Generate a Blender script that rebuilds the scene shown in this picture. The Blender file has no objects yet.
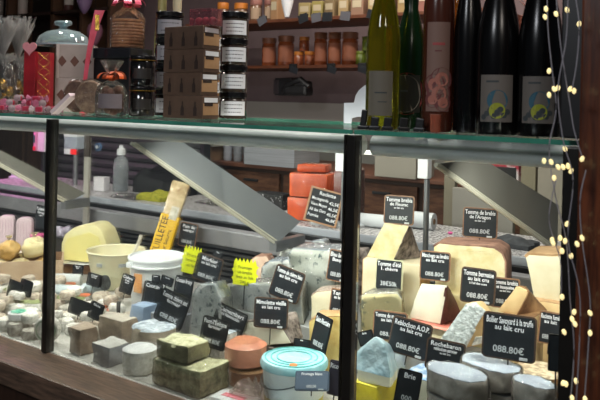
import bpy, bmesh, math, random
from mathutils import Vector, Matrix, noise
random.seed(7)
sc = bpy.context.scene
COL = sc.collection
rad = math.radians
# ------------------------------------------------------------------ camera model
F = 750.0
YAW = math.atan(F / 1053.0)
ROLL = .023
EYE = Vector((0, 0, 1.45))
FWD = Vector((-math.sin(YAW), math.cos(YAW), 0))
RGT = Vector((math.cos(YAW), math.sin(YAW), 0))
GLASS_Y = 1.27
GTOP = 1.395
DECK = .75
STEP = .84
SLAB = 1.00

def ray(px, py):
    p = (px - 300) + ROLL * (py - 200)
    q = (py - 200) - ROLL * (px - 300)
    return FWD + RGT * (p / F) + Vector((0, 0, -(q + 99) / F))

def at(px, py, Y):
    d = ray(px, py)
    return EYE + d * (Y / d.y)

def on(px, py, z):
    d = ray(px, py)
    return EYE + d * ((z - EYE.z) / d.z)

def dep(px, Y):                      # metres per pixel at that distance
    return (Y / ray(px, 200).y) / F

def view_yaw(px):
    d = ray(px, 200)
    return math.atan2(-d.x, d.y)     # how far the sight line turns left of +Y

cam = bpy.data.cameras.new('camera')
cam_o = bpy.data.objects.new('camera', cam)
COL.objects.link(cam_o)
cam.sensor_width = 36
cam.lens = F / 600 * 36
cam.shift_x = -2.3 / 600
cam.shift_y = -99 / 600
cam.clip_start = .05
cam_o.matrix_world = Matrix.Translation(EYE) @ Matrix.Rotation(YAW, 4, 'Z') @ Matrix.Rotation(rad(90), 4, 'X') @ Matrix.Rotation(ROLL, 4, 'Z')
cam.dof.use_dof = True
cam.dof.focus_distance = 2.1
cam.dof.aperture_fstop = 10
sc.camera = cam_o
sc.cycles.transparent_max_bounces = 24

# ------------------------------------------------------------------ materials
def lin(h):
    if isinstance(h, str):
        c = [int(h[i:i + 2], 16) / 255 for i in (0, 2, 4)]
    else:
        c = h
    return tuple(x / 12.92 if x <= .04045 else ((x + .055) / 1.055) ** 2.4 for x in c) + (1,)

MATS = {}
def M(name, c1, c2=None, scale=30, lo=.35, hi=.65, rough=.5, metal=0, bump=0, bscale=None, bdist=.004,
      coat=0, film=0, emit=None, es=0, trans=0, ior=1.45, c3=None, vein=None, vscale=60, stretch=None, spec=.5, sss=0, alpha=1):
    if name in MATS:
        return MATS[name]
    m = bpy.data.materials.new(name)
    m.use_nodes = True
    nt = m.node_tree
    b = nt.nodes['Principled BSDF']
    L = nt.links
    b.inputs['Base Color'].default_value = lin(c1)
    b.inputs['Roughness'].default_value = rough
    b.inputs['Metallic'].default_value = metal
    b.inputs['Specular IOR Level'].default_value = spec
    b.inputs['Coat Weight'].default_value = coat
    b.inputs['Coat Roughness'].default_value = .08
    b.inputs['IOR'].default_value = ior
    b.inputs['Transmission Weight'].default_value = trans
    b.inputs['Alpha'].default_value = alpha
    if sss:
        b.inputs['Subsurface Weight'].default_value = sss
        b.inputs['Subsurface Radius'].default_value = (.01, .006, .003)
        b.inputs['Subsurface Scale'].default_value = .6
    tc = nt.nodes.new('ShaderNodeTexCoord')
    mp = nt.nodes.new('ShaderNodeMapping')
    L.new(tc.outputs['Object'], mp.inputs['Vector'])
    if stretch:
        mp.inputs['Scale'].default_value = stretch
    vec = mp.outputs['Vector']
    out = None
    if c2:
        n = nt.nodes.new('ShaderNodeTexNoise')
        n.inputs['Scale'].default_value = scale
        n.inputs['Detail'].default_value = 5
        n.inputs['Roughness'].default_value = .6
        L.new(vec, n.inputs['Vector'])
        r = nt.nodes.new('ShaderNodeValToRGB')
        r.color_ramp.elements[0].position = lo
        r.color_ramp.elements[0].color = lin(c1)
        r.color_ramp.elements[1].position = hi
        r.color_ramp.elements[1].color = lin(c2)
        if c3:
            e = r.color_ramp.elements.new((lo + hi) / 2)
            e.color = lin(c3)
        L.new(n.outputs['Fac'], r.inputs['Fac'])
        out = r.outputs['Color']
    if vein:
        v = nt.nodes.new('ShaderNodeTexNoise')
        v.inputs['Scale'].default_value = vscale
        v.inputs['Detail'].default_value = 3
        L.new(vec, v.inputs['Vector'])
        r2 = nt.nodes.new('ShaderNodeValToRGB')
        r2.color_ramp.elements[0].position = .58
        r2.color_ramp.elements[0].color = (0, 0, 0, 1)
        r2.color_ramp.elements[1].position = .68
        r2.color_ramp.elements[1].color = (1, 1, 1, 1)
        L.new(v.outputs['Fac'], r2.inputs['Fac'])
        mx = nt.nodes.new('ShaderNodeMix')
        mx.data_type = 'RGBA'
        L.new(r2.outputs['Color'], mx.inputs['Factor'])
        if out:
            L.new(out, mx.inputs['A'])
        else:
            mx.inputs['A'].default_value = lin(c1)
        mx.inputs['B'].default_value = lin(vein)
        out = mx.outputs['Result']
    if out:
        L.new(out, b.inputs['Base Color'])
    if bump:
        n2 = nt.nodes.new('ShaderNodeTexNoise')
        n2.inputs['Scale'].default_value = bscale or scale * 2
        n2.inputs['Detail'].default_value = 4
        L.new(vec, n2.inputs['Vector'])
        bp = nt.nodes.new('ShaderNodeBump')
        bp.inputs['Strength'].default_value = bump
        bp.inputs['Distance'].default_value = bdist
        L.new(n2.outputs['Fac'], bp.inputs['Height'])
        L.new(bp.outputs['Normal'], b.inputs['Normal'])
    if film:                       # stretched plastic film: a wrinkled clear coat
        b.inputs['Coat Weight'].default_value = film
        b.inputs['Coat Roughness'].default_value = .06
        n3 = nt.nodes.new('ShaderNodeTexNoise')
        n3.inputs['Scale'].default_value = 26
        n3.inputs['Detail'].default_value = 3
        n3.inputs['Distortion'].default_value = 1.2
        L.new(vec, n3.inputs['Vector'])
        b3 = nt.nodes.new('ShaderNodeBump')
        b3.inputs['Strength'].default_value = 1
        b3.inputs['Distance'].default_value = .012
        L.new(n3.outputs['Fac'], b3.inputs['Height'])
        L.new(b3.outputs['Normal'], b.inputs['Coat Normal'])
    if emit:
        b.inputs['Emission Color'].default_value = lin(emit)
        b.inputs['Emission Strength'].default_value = es
    MATS[name] = m
    return m

def glass_mat(name, tint='e8f4f0', refl=1.0, rough=.0, wrinkle=0, body=0, bodycol='dfe6ee', wd=.02):
    if name in MATS:
        return MATS[name]
    m = bpy.data.materials.new(name)
    m.use_nodes = True
    nt = m.node_tree
    L = nt.links
    nt.nodes.remove(nt.nodes['Principled BSDF'])
    out = nt.nodes['Material Output']
    tr = nt.nodes.new('ShaderNodeBsdfTransparent')
    tr.inputs['Color'].default_value = lin(tint)
    gl = nt.nodes.new('ShaderNodeBsdfGlossy')
    gl.inputs['Roughness'].default_value = rough
    fr = nt.nodes.new('ShaderNodeFresnel')
    fr.inputs['IOR'].default_value = 1.5
    mu = nt.nodes.new('ShaderNodeMath')
    mu.operation = 'MULTIPLY'
    mu.inputs[1].default_value = refl
    mu.use_clamp = True
    L.new(fr.outputs['Fac'], mu.inputs[0])
    mix = nt.nodes.new('ShaderNodeMixShader')
    L.new(mu.outputs[0], mix.inputs['Fac'])
    L.new(tr.outputs[0], mix.inputs[1])
    L.new(gl.outputs[0], mix.inputs[2])
    if wrinkle:
        tc = nt.nodes.new('ShaderNodeTexCoord')
        n = nt.nodes.new('ShaderNodeTexNoise')
        n.inputs['Scale'].default_value = wrinkle
        n.inputs['Detail'].default_value = 3
        n.inputs['Distortion'].default_value = 1.5
        L.new(tc.outputs['Object'], n.inputs['Vector'])
        bp = nt.nodes.new('ShaderNodeBump')
        bp.inputs['Strength'].default_value = 1
        bp.inputs['Distance'].default_value = wd
        L.new(n.outputs['Fac'], bp.inputs['Height'])
        L.new(bp.outputs['Normal'], gl.inputs['Normal'])
        pass
    last = mix
    if body:
        df = nt.nodes.new('ShaderNodeBsdfDiffuse')
        df.inputs['Color'].default_value = lin(bodycol)
        m2 = nt.nodes.new('ShaderNodeMixShader')
        m2.inputs['Fac'].default_value = body
        L.new(mix.outputs[0], m2.inputs[1])
        L.new(df.outputs[0], m2.inputs[2])
        last = m2
    L.new(last.outputs[0], out.inputs['Surface'])
    MATS[name] = m
    return m

GLASS = glass_mat('case_glass', 'f4f8f6', .45)
CELLO = glass_mat('cellophane', 'f8f8f8', 1.4, .1, 45, .02)
FILM = glass_mat('cling_film', 'ffffff', .9, .12, 60, 0, wd=.010)
CELLO2 = glass_mat('thin_cellophane', 'fafafa', .9, .1, 45, .0)
CLEAR = glass_mat('clear_plastic', 'f4f8fa', 2.5, .08, 30, .2, 'e8eef4')
EDGEGL = M('green_glass_edge', '4c9c84', '3a8470', 12, rough=.15, coat=.5)
BLACK = M('black_plastic', '141416', rough=.4)
SLATE = M('slate_board', '1c1f24', '23272c', 40, rough=.45)
TAGRIM = M('tag_rim_wood', '9a7458', '7c5a42', 60, rough=.5)
TAGRIM2 = M('tag_rim_dark', '5a4638', '4a382c', 60, rough=.5)
TAGRIM3 = M('tag_rim_light', 'c9c6a4', 'b0b090', 60, rough=.5)
WHITEINK = M('white_lettering', 'f2f4fa', rough=.6)
DARKINK = M('dark_lettering', '2a2a30', rough=.7)
STEEL = M('brushed_steel', '8c8e90', '7c7e82', 8, rough=.38, metal=.7)
STEELD = M('dark_steel', '3a3a3c', rough=.4, metal=.6)
POSTM = M('post_dark_metal', '34322e', '2a2826', 10, rough=.35, metal=.6)
RAILM = M('rail_white', 'c8cccc', 'bcc0c0', 10, rough=.35)
WHITEP = M('white_plastic', 'e8ebee', rough=.35)
WOODL = M('ledge_wood', '745c4c', '4e4036', 14, rough=.45, stretch=(1, 8, 8), bump=.2)
WOODC = M('column_wood', '6a3820', '3c1e12', 10, rough=.3, stretch=(9, 9, .6), bump=.15, coat=.3)
WOODB = M('crate_wood', '6e4a34', '4c3022', 10, rough=.6, stretch=(1, 6, 6), bump=.2)
GRANITE = M('speckled_slab', 'dcdadc', '5c5658', 90, .45, .54, rough=.35)
GOLD = M('gold_foil', 'c99a3a', 'e8c060', 20, rough=.25, metal=.9, bump=.4, bscale=60)
PAPERG = M('grey_paper_stack', 'a0a2a8', '8c8e94', 4, rough=.7, stretch=(1, 1, 60))
CARD = M('kraft_card', '8a6c50', '7a5e44', 20, rough=.8)
CARDD = M('dark_card', '5a4838', '4e3e30', 20, rough=.8)

# ------------------------------------------------------------------ mesh helpers
def link(name, bm, mat, parent=None, smooth=False, mats=None):
    me = bpy.data.meshes.new(name)
    bmesh.ops.recalc_face_normals(bm, faces=bm.faces)
    bm.to_mesh(me)
    bm.free()
    for mm in (mats or [mat]):
        me.materials.append(mm)
    o = bpy.data.objects.new(name, me)
    COL.objects.link(o)
    if parent:
        o.parent = parent
    if smooth:
        me.polygons.foreach_set('use_smooth', [True] * len(me.polygons))
        try:
            me.set_sharp_from_angle(angle=rad(38))
        except Exception:
            pass
    return o

def thing(name, label, cat, loc=(0, 0, 0), rz=0, group=None, rot=None):
    o = bpy.data.objects.new(name, None)
    o.empty_display_size = .02
    COL.objects.link(o)
    o.location = loc
    o.rotation_euler = rot or (0, 0, rz)
    o['label'] = label
    o['category'] = cat
    if group:
        o['group'] = group
    return o

def tag(o, label, cat, group=None):
    o['label'] = label
    o['category'] = cat
    if group:
        o['group'] = group
    return o

def struct(name, bm, mat, smooth=False):
    o = link(name, bm, mat, smooth=smooth)
    o['kind'] = 'structure'
    return o

def box(bm, c, s, bev=0, rot=None, seg=2):
    r = bmesh.ops.create_cube(bm, size=1)
    vs = r['verts']
    for v in vs:
        v.co = Vector((v.co.x * s[0], v.co.y * s[1], v.co.z * s[2]))
    if bev:
        es = list({e for v in vs for e in v.link_edges})
        rr = bmesh.ops.bevel(bm, geom=es, offset=bev, segments=seg, affect='EDGES', profile=.6)
        vs = list({v for f in rr['faces'] for v in f.verts} | {v for v in vs if v.is_valid})
    for v in vs:
        if rot:
            v.co = rot @ v.co
        v.co += Vector(c)
    return bm

def B(c, s, bev=0, rot=None):
    return box(bmesh.new(), c, s, bev, rot)

def cyl(bm, a, b, r, n=12, r2=None):
    a, b = Vector(a), Vector(b)
    d = b - a
    q = d.to_track_quat('Z', 'Y').to_matrix()
    r2 = r if r2 is None else r2
    va = [bm.verts.new(a + q @ Vector((r * math.cos(t), r * math.sin(t), 0))) for t in [2 * math.pi * i / n for i in range(n)]]
    vb = [bm.verts.new(b + q @ Vector((r2 * math.cos(t), r2 * math.sin(t), 0))) for t in [2 * math.pi * i / n for i in range(n)]]
    for i in range(n):
        bm.faces.new((va[i], va[(i + 1) % n], vb[(i + 1) % n], vb[i]))
    bm.faces.new(va[::-1])
    bm.faces.new(vb)
    return bm

def tube(bm, pts, r, n=6):
    pts = [Vector(p) for p in pts]
    rings = []
    for i, p in enumerate(pts):
        d = (pts[min(i + 1, len(pts) - 1)] - pts[max(i - 1, 0)]).normalized()
        q = d.to_track_quat('Z', 'Y').to_matrix()
        rings.append([bm.verts.new(p + q @ Vector((r * math.cos(t), r * math.sin(t), 0))) for t in [2 * math.pi * k / n for k in range(n)]])
    for a, b in zip(rings, rings[1:]):
        for k in range(n):
            bm.faces.new((a[k], a[(k + 1) % n], b[(k + 1) % n], b[k]))
    bm.faces.new(rings[0][::-1])
    bm.faces.new(rings[-1])
    return bm

def lathe(bm, prof, n=32, c=(0, 0, 0), sx=1, sy=1):
    c = Vector(c)
    rings = []
    for r, z in prof:
        if r < 1e-5:
            rings.append([bm.verts.new(c + Vector((0, 0, z)))])
        else:
            rings.append([bm.verts.new(c + Vector((r * sx * math.cos(t), r * sy * math.sin(t), z))) for t in [2 * math.pi * k / n for k in range(n)]])
    for a, b in zip(rings, rings[1:]):
        for k in range(n):
            k2 = (k + 1) % n
            if len(a) == 1 and len(b) == 1:
                continue
            if len(a) == 1:
                bm.faces.new((a[0], b[k2], b[k]))
            elif len(b) == 1:
                bm.faces.new((a[k], a[k2], b[0]))
            else:
                bm.faces.new((a[k], a[k2], b[k2], b[k]))
    return bm

def LA(prof, n=32, c=(0, 0, 0), sx=1, sy=1):
    return lathe(bmesh.new(), prof, n, c, sx, sy)

def prism(pts, y0, y1, bm=None):
    """polygon in x,z extruded along y"""
    bm = bm or bmesh.new()
    a = [bm.verts.new((x, y0, z)) for x, z in pts]
    b = [bm.verts.new((x, y1, z)) for x, z in pts]
    n = len(pts)
    bm.faces.new(a)
    bm.faces.new(b[::-1])
    for i in range(n):
        bm.faces.new((a[i], b[i], b[(i + 1) % n], a[(i + 1) % n]))
    return bm

def slabz(pts, z0, z1):
    """polygon in x,y extruded up"""
    bm = bmesh.new()
    a = [bm.verts.new((x, y, z0)) for x, y in pts]
    b = [bm.verts.new((x, y, z1)) for x, y in pts]
    n = len(pts)
    bm.faces.new(a[::-1])
    bm.faces.new(b)
    for i in range(n):
        bm.faces.new((a[i], a[(i + 1) % n], b[(i + 1) % n], b[i]))
    return bm

def soften(bm, bev=.004, cuts=0, amp=0, scale=30, seed=0):
    if bev:
        bmesh.ops.bevel(bm, geom=list(bm.edges), offset=bev, segments=2, affect='EDGES', profile=.6, clamp_overlap=True)
    if cuts:
        bmesh.ops.triangulate(bm, faces=[f for f in bm.faces if len(f.verts) > 4])
        for _ in range(cuts):
            bmesh.ops.subdivide_edges(bm, edges=[e for e in bm.edges if e.calc_length() > .012], cuts=1, use_grid_fill=True)
    if amp:
        bm.normal_update()
        o = Vector((seed * 3.1, seed * 1.7, seed))
        zs = min(v.co.z for v in bm.verts)
        mv = []
        for v in bm.verts:
            k = noise.noise(v.co * scale + o) + .5 * noise.noise(v.co * scale * 2.7 + o)
            mv.append((v, v.normal * (k * amp)))
        for v, d in mv:
            v.co += d
            if v.co.z < zs:
                v.co.z = zs
    return bm

def shell(bm, sel, t=.0022):
    """a thin solid lying on the faces of bm picked by sel -> new bmesh"""
    bm.normal_update()
    fs = [f for f in bm.faces if sel(f)]
    nb = bmesh.new()
    mp = {}
    nrm = {}
    for f in fs:
        for v in f.verts:
            nrm[v] = nrm.get(v, Vector()) + f.normal
    lo = {v: nb.verts.new(v.co - nrm[v].normalized() * .0004) for v in nrm}
    hi = {v: nb.verts.new(v.co + nrm[v].normalized() * t) for v in nrm}
    cnt = {}
    for f in fs:
        nb.faces.new([hi[v] for v in f.verts])
        nb.faces.new([lo[v] for v in reversed(f.verts)])
        for e in f.edges:
            cnt.setdefault(e, []).append(f)
    for e, l in cnt.items():
        if len(l) == 1:
            a, b = e.verts
            nb.faces.new((hi[a], hi[b], lo[b], lo[a]))
    return nb

def sector(Rr, ang, h, n=12, start=0):
    pts = [(0, 0)] + [(Rr * math.cos(start + ang * i / n), Rr * math.sin(start + ang * i / n)) for i in range(n + 1)]
    return slabz(pts, 0, h)

# ---- lettering, built once per string
_TXT = {}
def text_mesh(s, font_size=1.0):
    if s in _TXT:
        return _TXT[s]
    cu = bpy.data.curves.new('txt', 'FONT')
    cu.body = s
    cu.align_x = 'CENTER'
    cu.align_y = 'CENTER'
    cu.size = 1
    cu.resolution_u = 2
    cu.extrude = .01
    cu.offset = .009
    o = bpy.data.objects.new('txt', cu)
    COL.objects.link(o)
    dg = bpy.context.evaluated_depsgraph_get()
    me = bpy.data.meshes.new_from_object(o.evaluated_get(dg))
    bpy.data.objects.remove(o)
    w = max(v.co.x for v in me.vertices) - min(v.co.x for v in me.vertices)
    hh = max(v.co.y for v in me.vertices) - min(v.co.y for v in me.vertices)
    _TXT[s] = (me, w, hh)
    return _TXT[s]

def write(name, s, parent, mat, width=None, height=None, loc=(0, 0, 0), rot=(rad(90), 0, 0), maxw=None, label=None):
    me, w, hh = text_mesh(s)
    me = me.copy()
    me.materials.clear()
    me.materials.append(mat)
    sx = sy = 1
    if height:
        sx = sy = height / .7
        if maxw and w * sx > maxw:
            sx = maxw / w
    elif width:
        sx = sy = width / w
    me.transform(Matrix.Diagonal((sx, sy, .03 if sy < .05 else sy, 1)))
    o = bpy.data.objects.new(name, me)
    COL.objects.link(o)
    o.parent = parent
    o.location = loc
    o.rotation_euler = rot
    if label:
        o['label'] = label
    return o

# ================================================================== SETTING
fl = struct('floor', B((-2, 2.5, -.02), (9, 8, .04)), M('floor_tiles', '4a443e', '3a352f', 3, rough=.6))
cl = struct('ceiling', B((-2, 2.5, 3.02), (9, 8, .04)), M('ceiling_paint', '2c2826', rough=.8))
WALLY = 4.6
bw = struct('wall_back', B((-2, WALLY + .03, 1.5), (9, .06, 3)), M('mauve_wall', '6a5a5c', '5c4e50', 3, rough=.8))
wl = struct('wall_left', B((-6.5, 2.5, 1.5), (.06, 8, 3)), M('dark_wall_left', '3a2c24', rough=.8))

# ================================================================== THE COUNTER
XL, XR = -3.6, -.2
ct = thing('display_counter', 'long refrigerated glass display counter with a worn wooden front ledge', 'counter', ((XL + XR) / 2, 1.6, 0))
def cpart(name, bm, mat, smooth=False, parent=None):
    o = link(name, bm, mat, smooth=smooth)
    o.parent = parent or ct
    o.matrix_parent_inverse = Matrix.Translation(-Vector(ct.location))
    return o
LX = XR - XL
MX = (XL + XR) / 2
bm = B((MX, 1.2125, .72), (LX, .125, .06), .006)
cpart('ledge', bm, WOODL)
bm = B((MX, 1.21, .36), (LX, .07, .66))
cpart('front_panel', bm, M('front_panel_wood', '3a261c', '2c1c14', 8, rough=.5, stretch=(6, 6, 1)))
bm = B((MX, 1.69, .735), (LX, .83, .03))
cpart('display_deck', bm, M('deck_liner', 'b8b6b2', 'a09e9a', 20, rough=.5))
bm = B((-.93, 1.875, (DECK + STEP) / 2 + .0005), (1.40, .42, STEP - DECK - .001), .003)
cpart('riser', bm, M('riser_steel', 'a8aaac', rough=.4, metal=.4))
bm = B((MX, 2.12, .35), (LX, .03, .70))
cpart('rear_cabinet', bm, STEELD)
bm = bmesh.new()
for i in range(8):
    box(bm, (MX, 2.115, .765 + i * .019), (LX, .02, .010))
box(bm, (MX, 2.135, .80), (LX, .01, .2))
cpart('air_grille', bm, M('grille_black', '2a2a2c', rough=.5))
bm = B((MX, 2.13, .934), (LX, .05, .062), .006)
cpart('steel_coping', bm, M('coping_steel', '9a9a9e', '88888c', 6, rough=.4, metal=.3))
bm = B((MX, 2.19, .93), (LX, .03, .09))
cpart('gap_shade', bm, BLACK)  # black strip fills the gap under the slab in place of its shade
bm = B((MX, 2.40, .989), (LX, .38, .022), .004)
cpart('service_slab', bm, GRANITE)
bm = B((MX, 2.205, .9875), (LX, .012, .027), .003)
cpart('slab_lip', bm, M('lip_grey', '9ea2aa', rough=.4))
bm = B((MX, 2.4, .48), (LX, .3, .96))
cpart('rear_body', bm, STEELD)
# glass
def glass_panel(x0, x1, nm):
    g = cpart(nm, B(((x0 + x1) / 2, GLASS_Y, 1.065), (x1 - x0 - .03, .006, .62)), GLASS)
    return g
XP = [at(50, 230, GLASS_Y).x, at(351.5, 250, GLASS_Y).x, at(571, 250, GLASS_Y).x]
glass_panel(XL, XP[0], 'front_glass')
glass_panel(XP[0], XP[1], 'front_glass')
glass_panel(XP[1], XP[2] + .0, 'front_glass')
for (x0, x1) in ((XL, XP[1] - .003), (XP[1] + .003, XP[2] + .02)):
    g = cpart('glass_top', B(((x0 + x1) / 2, 1.52, GTOP - .004), (x1 - x0, .5, .008)), GLASS)
    cpart('glass_edge', B(((x0 + x1) / 2, 1.2675, GTOP - .004), (x1 - x0, .004, .0085)), EDGEGL, parent=None)
    cpart('glass_edge', B(((x0 + x1) / 2, 1.7725, GTOP - .004), (x1 - x0, .004, .0085)), EDGEGL, parent=None)
for i, xp in enumerate(XP):
    w = (.017, .020, .028)[i]
    cpart('post', B((xp, GLASS_Y + .002, 1.0675), (w, .028, .635), .003), POSTM)
    if i < 2:
        cpart('post_seal', B((xp - w / 2 - .008, GLASS_Y, 1.0675), (.004, .012, .635)), POSTM)
# rail and lamp under the glass
bm = cyl(bmesh.new(), (XL, 1.335, 1.363), (XP[1] - .02, 1.335, 1.363), .0215, 20)
cpart('top_rail', bm, RAILM, True)
bm = cyl(bmesh.new(), (XP[1] + .01, 1.335, 1.363), (XP[2] + .02, 1.335, 1.363), .0215, 20)
cpart('top_rail', bm, RAILM, True)
bm = bmesh.new()
tube(bm, [(XP[1] - .04, 1.335, 1.352), (XP[1] - .022, 1.32, 1.362), (XP[1] - .006, 1.29, 1.378)], .004, 8)
cpart('rail_bracket', bm, BLACK, True)
LAMPM = M('led_strip_diffuser', 'ffffff', emit='fff6e8', es=2.0)
for x0, x1 in ((-3.4, -2.66), (-2.36, -1.6), (-1.34, -.76), (-.5, -.22)):
    cpart('led_strip', B(((x0 + x1) / 2, 1.368, 1.345), (x1 - x0, .012, .008)), LAMPM)
# slanted steel dividers, standing across the counter
def divider(x, y1, h1, y2, h2, y3, h3, y4, h4, matc, edgec, foot=True):
    z = EYE.z
    pts = [(y1, z - h1), (y2, z - h2), (y3, z - h3), (y4, z - h4)]
    bm = bmesh.new()
    a = [bm.verts.new((x - .003, y, zz)) for y, zz in pts]
    b = [bm.verts.new((x + .003, y, zz)) for y, zz in pts]
    bm.faces.new(a[::-1]); bm.faces.new(b)
    for i in range(4):
        bm.faces.new((a[i], a[(i + 1) % 4], b[(i + 1) % 4], b[i]))
    d = cpart('slanted_divider', bm, matc)
    bm = bmesh.new()
    tube(bm, [(x + .004, y1, z - h1), (x + .004, y4, z - h4)], .0045, 6)
    tube(bm, [(x + .004, y1 + .012, z - h1 - .0), (x + .004, y4 + .012, z - h4 + .004)], .0035, 6)
    cpart('divider_trim', bm, edgec, True)
    if foot:
        cpart('divider_foot', B((x, (y3 + y4) / 2, z - h4 - .005), (.03, y3 - y4 + .03, .035), .002), STEEL)
DVM = M('divider_grey', '8a8e92', '82868a', 4, rough=.45, metal=0)
DVW = M('divider_cream', '76746e', '6e6c66', 4, rough=.6)
TRIM = M('divider_trim_pale', 'c8c4b4', rough=.4)
divider(-1.46, 1.30, .117, 1.48, .117, 2.05, .405, 1.92, .462, DVM, TRIM)
divider(-.62, 1.305, .115, 1.535, .114, 2.09, .27, 2.09, .398, DVW, TRIM, False)
divider(-2.50, 1.30, .095, 1.42, .117, 1.99, .398, 1.90, .43, DVW, TRIM)
# rods with white brackets at the back edge of the glass
for px in (343.5, 426.5):
    b0 = at(px, 200, 2.14)
    cpart('support_rod', cyl(bmesh.new(), (b0.x, 2.14, .99), (b0.x, 2.14, 1.27), .009, 12), STEEL, True)
    cpart('rod_bracket', B((b0.x - .004, 2.13, 1.255), (.035, .03, .075), .003), WHITEP)
ps = at(87, 180, 2.085)
bm = B((ps.x, 2.085, 1.08), (.030, .012, .39))
for i in range(28):
    box(bm, (ps.x + .019, 2.077, .89 + i * .0135), (.014, .006, .006))
cpart('slotted_upright', bm, M('upright_grey', 'a09c94', rough=.5))
pa = at(88, 145, 2.075)
cpart('bracket_plate', B((pa.x, 2.072, pa.z), (.034, .01, .10), .002), M('brown_plate', '3c332c', rough=.4, metal=.4))
pq = at(96, 147, 2.12)
cpart('round_badge', cyl(bmesh.new(), (pq.x + .01, 2.13, pq.z), (pq.x + .01, 2.118, pq.z), .018, 20), M('blue_badge', '4a6488', rough=.4))
cpart('badge_rim', cyl(bmesh.new(), (pq.x + .01, 2.119, pq.z), (pq.x + .01, 2.115, pq.z), .007, 12), WHITEP)

# wooden column on the right and the black post beside it
pc = at(577, 200, 1.14)
col = tag(link('wooden_column', B((pc.x + .16, 1.17, 1.5), (.32, .06, 3.0), .004), WOODC), 'glossy dark brown wooden column at the right end of the counter', 'column')
pk = at(571, 80, 1.24)
bp = tag(link('black_post', B((pk.x + .012, 1.235, 2.2), (.05, .02, 1.6), .003), BLACK), 'narrow black upright above the counter beside the wooden column', 'post')

exec_parts = []
# ------------------------------------------------------------------ fairy lights
def fairy(strands, label, group):
    t = thing('fairy_lights', label, 'string lights', at(strands[0][0][0], 0, strands[0][0][2]), group=group)
    inv = Matrix.Translation(-Vector(t.location))
    wm = M('fairy_wire', '8c8a92', rough=.4)
    bmw = bmesh.new()
    for st in strands:
        P = [at(*s) for s in st]
        # smooth path
        pts = []
        for i in range(len(P) - 1):
            p0, p1, p2, p3 = P[max(i - 1, 0)], P[i], P[i + 1], P[min(i + 2, len(P) - 1)]
            for k in range(6):
                u = k / 6
                pts.append(.5 * ((2 * p1) + (p2 - p0) * u + (2 * p0 - 5 * p1 + 4 * p2 - p3) * u * u + (3 * p1 - p0 - 3 * p2 + p3) * u ** 3))
        pts.append(P[-1])
        tube(bmw, pts, .0009, 5)
    w = link('wire', bmw, wm, t, True)
    w.matrix_parent_inverse = inv
    return t, inv
FY = 1.085
strA = [[(547, -5, FY), (548, 30, FY), (552, 70, FY), (556, 110, FY), (549, 150, FY), (556, 200, FY), (566, 240, FY), (570, 300, FY), (574, 350, FY), (570, 405, FY)],
        [(556, -5, FY), (560, 40, FY), (565, 75, FY), (570, 105, FY), (574, 130, FY), (582, 157, FY)]]
strB = [[(568, -5, 1.075), (566, 40, 1.075), (558, 90, 1.075), (563, 140, 1.075), (573, 180, 1.075), (568, 240, 1.075), (580, 300, 1.075), (576, 405, 1.075)],
        [(575, -5, 1.075), (579, 24, 1.075), (577, 60, 1.075), (572, 90, 1.075)]]
strC = [[(586, 170, 1.08), (580, 200, 1.08), (582, 240, 1.08), (590, 300, 1.08), (588, 350, 1.08), (584, 405, 1.08)],
        [(556, 180, 1.08), (549, 220, 1.08), (560, 260, 1.08), (561, 300, 1.08)]]
bulbs = {0: [(546, 9), (545, 17), (549, 71), (554, 89), (558, 88), (549, 95), (565, 149), (544, 161), (558, 167), (554, 178), (551, 162), (564, 332), (566, 384), (563, 383)],
         1: [(556, 14), (567, 10), (579, 24), (570, 89), (574, 91), (568, 166), (571, 171), (563, 167), (582, 159), (572, 319), (575, 324), (590, 313), (572, 398)],
         2: [(567, 224), (553, 243), (560, 238), (565, 241), (562, 251), (571, 256), (577, 244), (582, 238), (576, 381), (574, 312), (590, 333), (585, 399), (552, 240), (562, 297)]}
BULB = M('bulb_glow', 'fff0b0', emit='ffe8a8', es=.95)
for i, (st, lb) in enumerate(((strA, 'strand of warm fairy lights on thin wire hanging nearest the wine bottles'),
                             (strB, 'strand of warm fairy lights reaching the very top edge by the wooden column'),
                             (strC, 'strand of warm fairy lights dangling low over the wooden column'))):
    t, inv = fairy(st, lb, 'fairy lights on the column')
    for (bx, by) in bulbs[i]:
        Y = FY - .004 * i
        p = at(bx, by, Y)
        me_b = bmesh.new()
        bmesh.ops.create_icosphere(me_b, subdivisions=2, radius=1)
        ang = random.uniform(-.5, .5)
        for v in me_b.verts:
            v.co = Vector((v.co.x * .0030, v.co.y * .0030, v.co.z * .0044))
            v.co = Matrix.Rotation(ang, 3, 'Y') @ v.co + p
        o = link('bulb', me_b, BULB, t, True)
        o.matrix_parent_inverse = inv

# ================================================================== BEHIND THE COUNTER
def cp(p, dz=0):
    return Vector((p.x, p.y, p.z + dz))

def arc(r, z0, z1, a0, a1, n=14, t=.0008, c=(0, 0, 0)):
    bm = bmesh.new()
    c = Vector(c)
    q = []
    for i in range(n + 1):
        a = a0 + (a1 - a0) * i / n
        d = Vector((math.cos(a), math.sin(a), 0))
        q.append([bm.verts.new(c + d * rr + Vector((0, 0, z))) for rr, z in ((r, z0), (r, z1), (r + t, z1), (r + t, z0))])
    for a, b in zip(q, q[1:]):
        for k in range(4):
            bm.faces.new((a[k], a[(k + 1) % 4], b[(k + 1) % 4], b[k]))
    bm.faces.new(q[0]); bm.faces.new(q[-1][::-1])
    return bm

def face_a(px):                       # heading from a thing at column px back to the lens
    return -math.pi / 2 + view_yaw(px)

LABELM = M('label_paper', 'dfe0e4', rough=.6)
def strokes(bm, x0, x1, z0, z1, n, y=-.001, seedv=1, t=.0012):
    rnd = random.Random(seedv)
    for i in range(n):
        z = z1 - (z1 - z0) * (i + .5) / n
        x = x0
        while x < x1 - .002:
            w = rnd.uniform(.002, .007)
            box(bm, (min(x + w / 2, x1), y, z), (w, .0004, t))
            x += w + .002
    return bm

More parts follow.
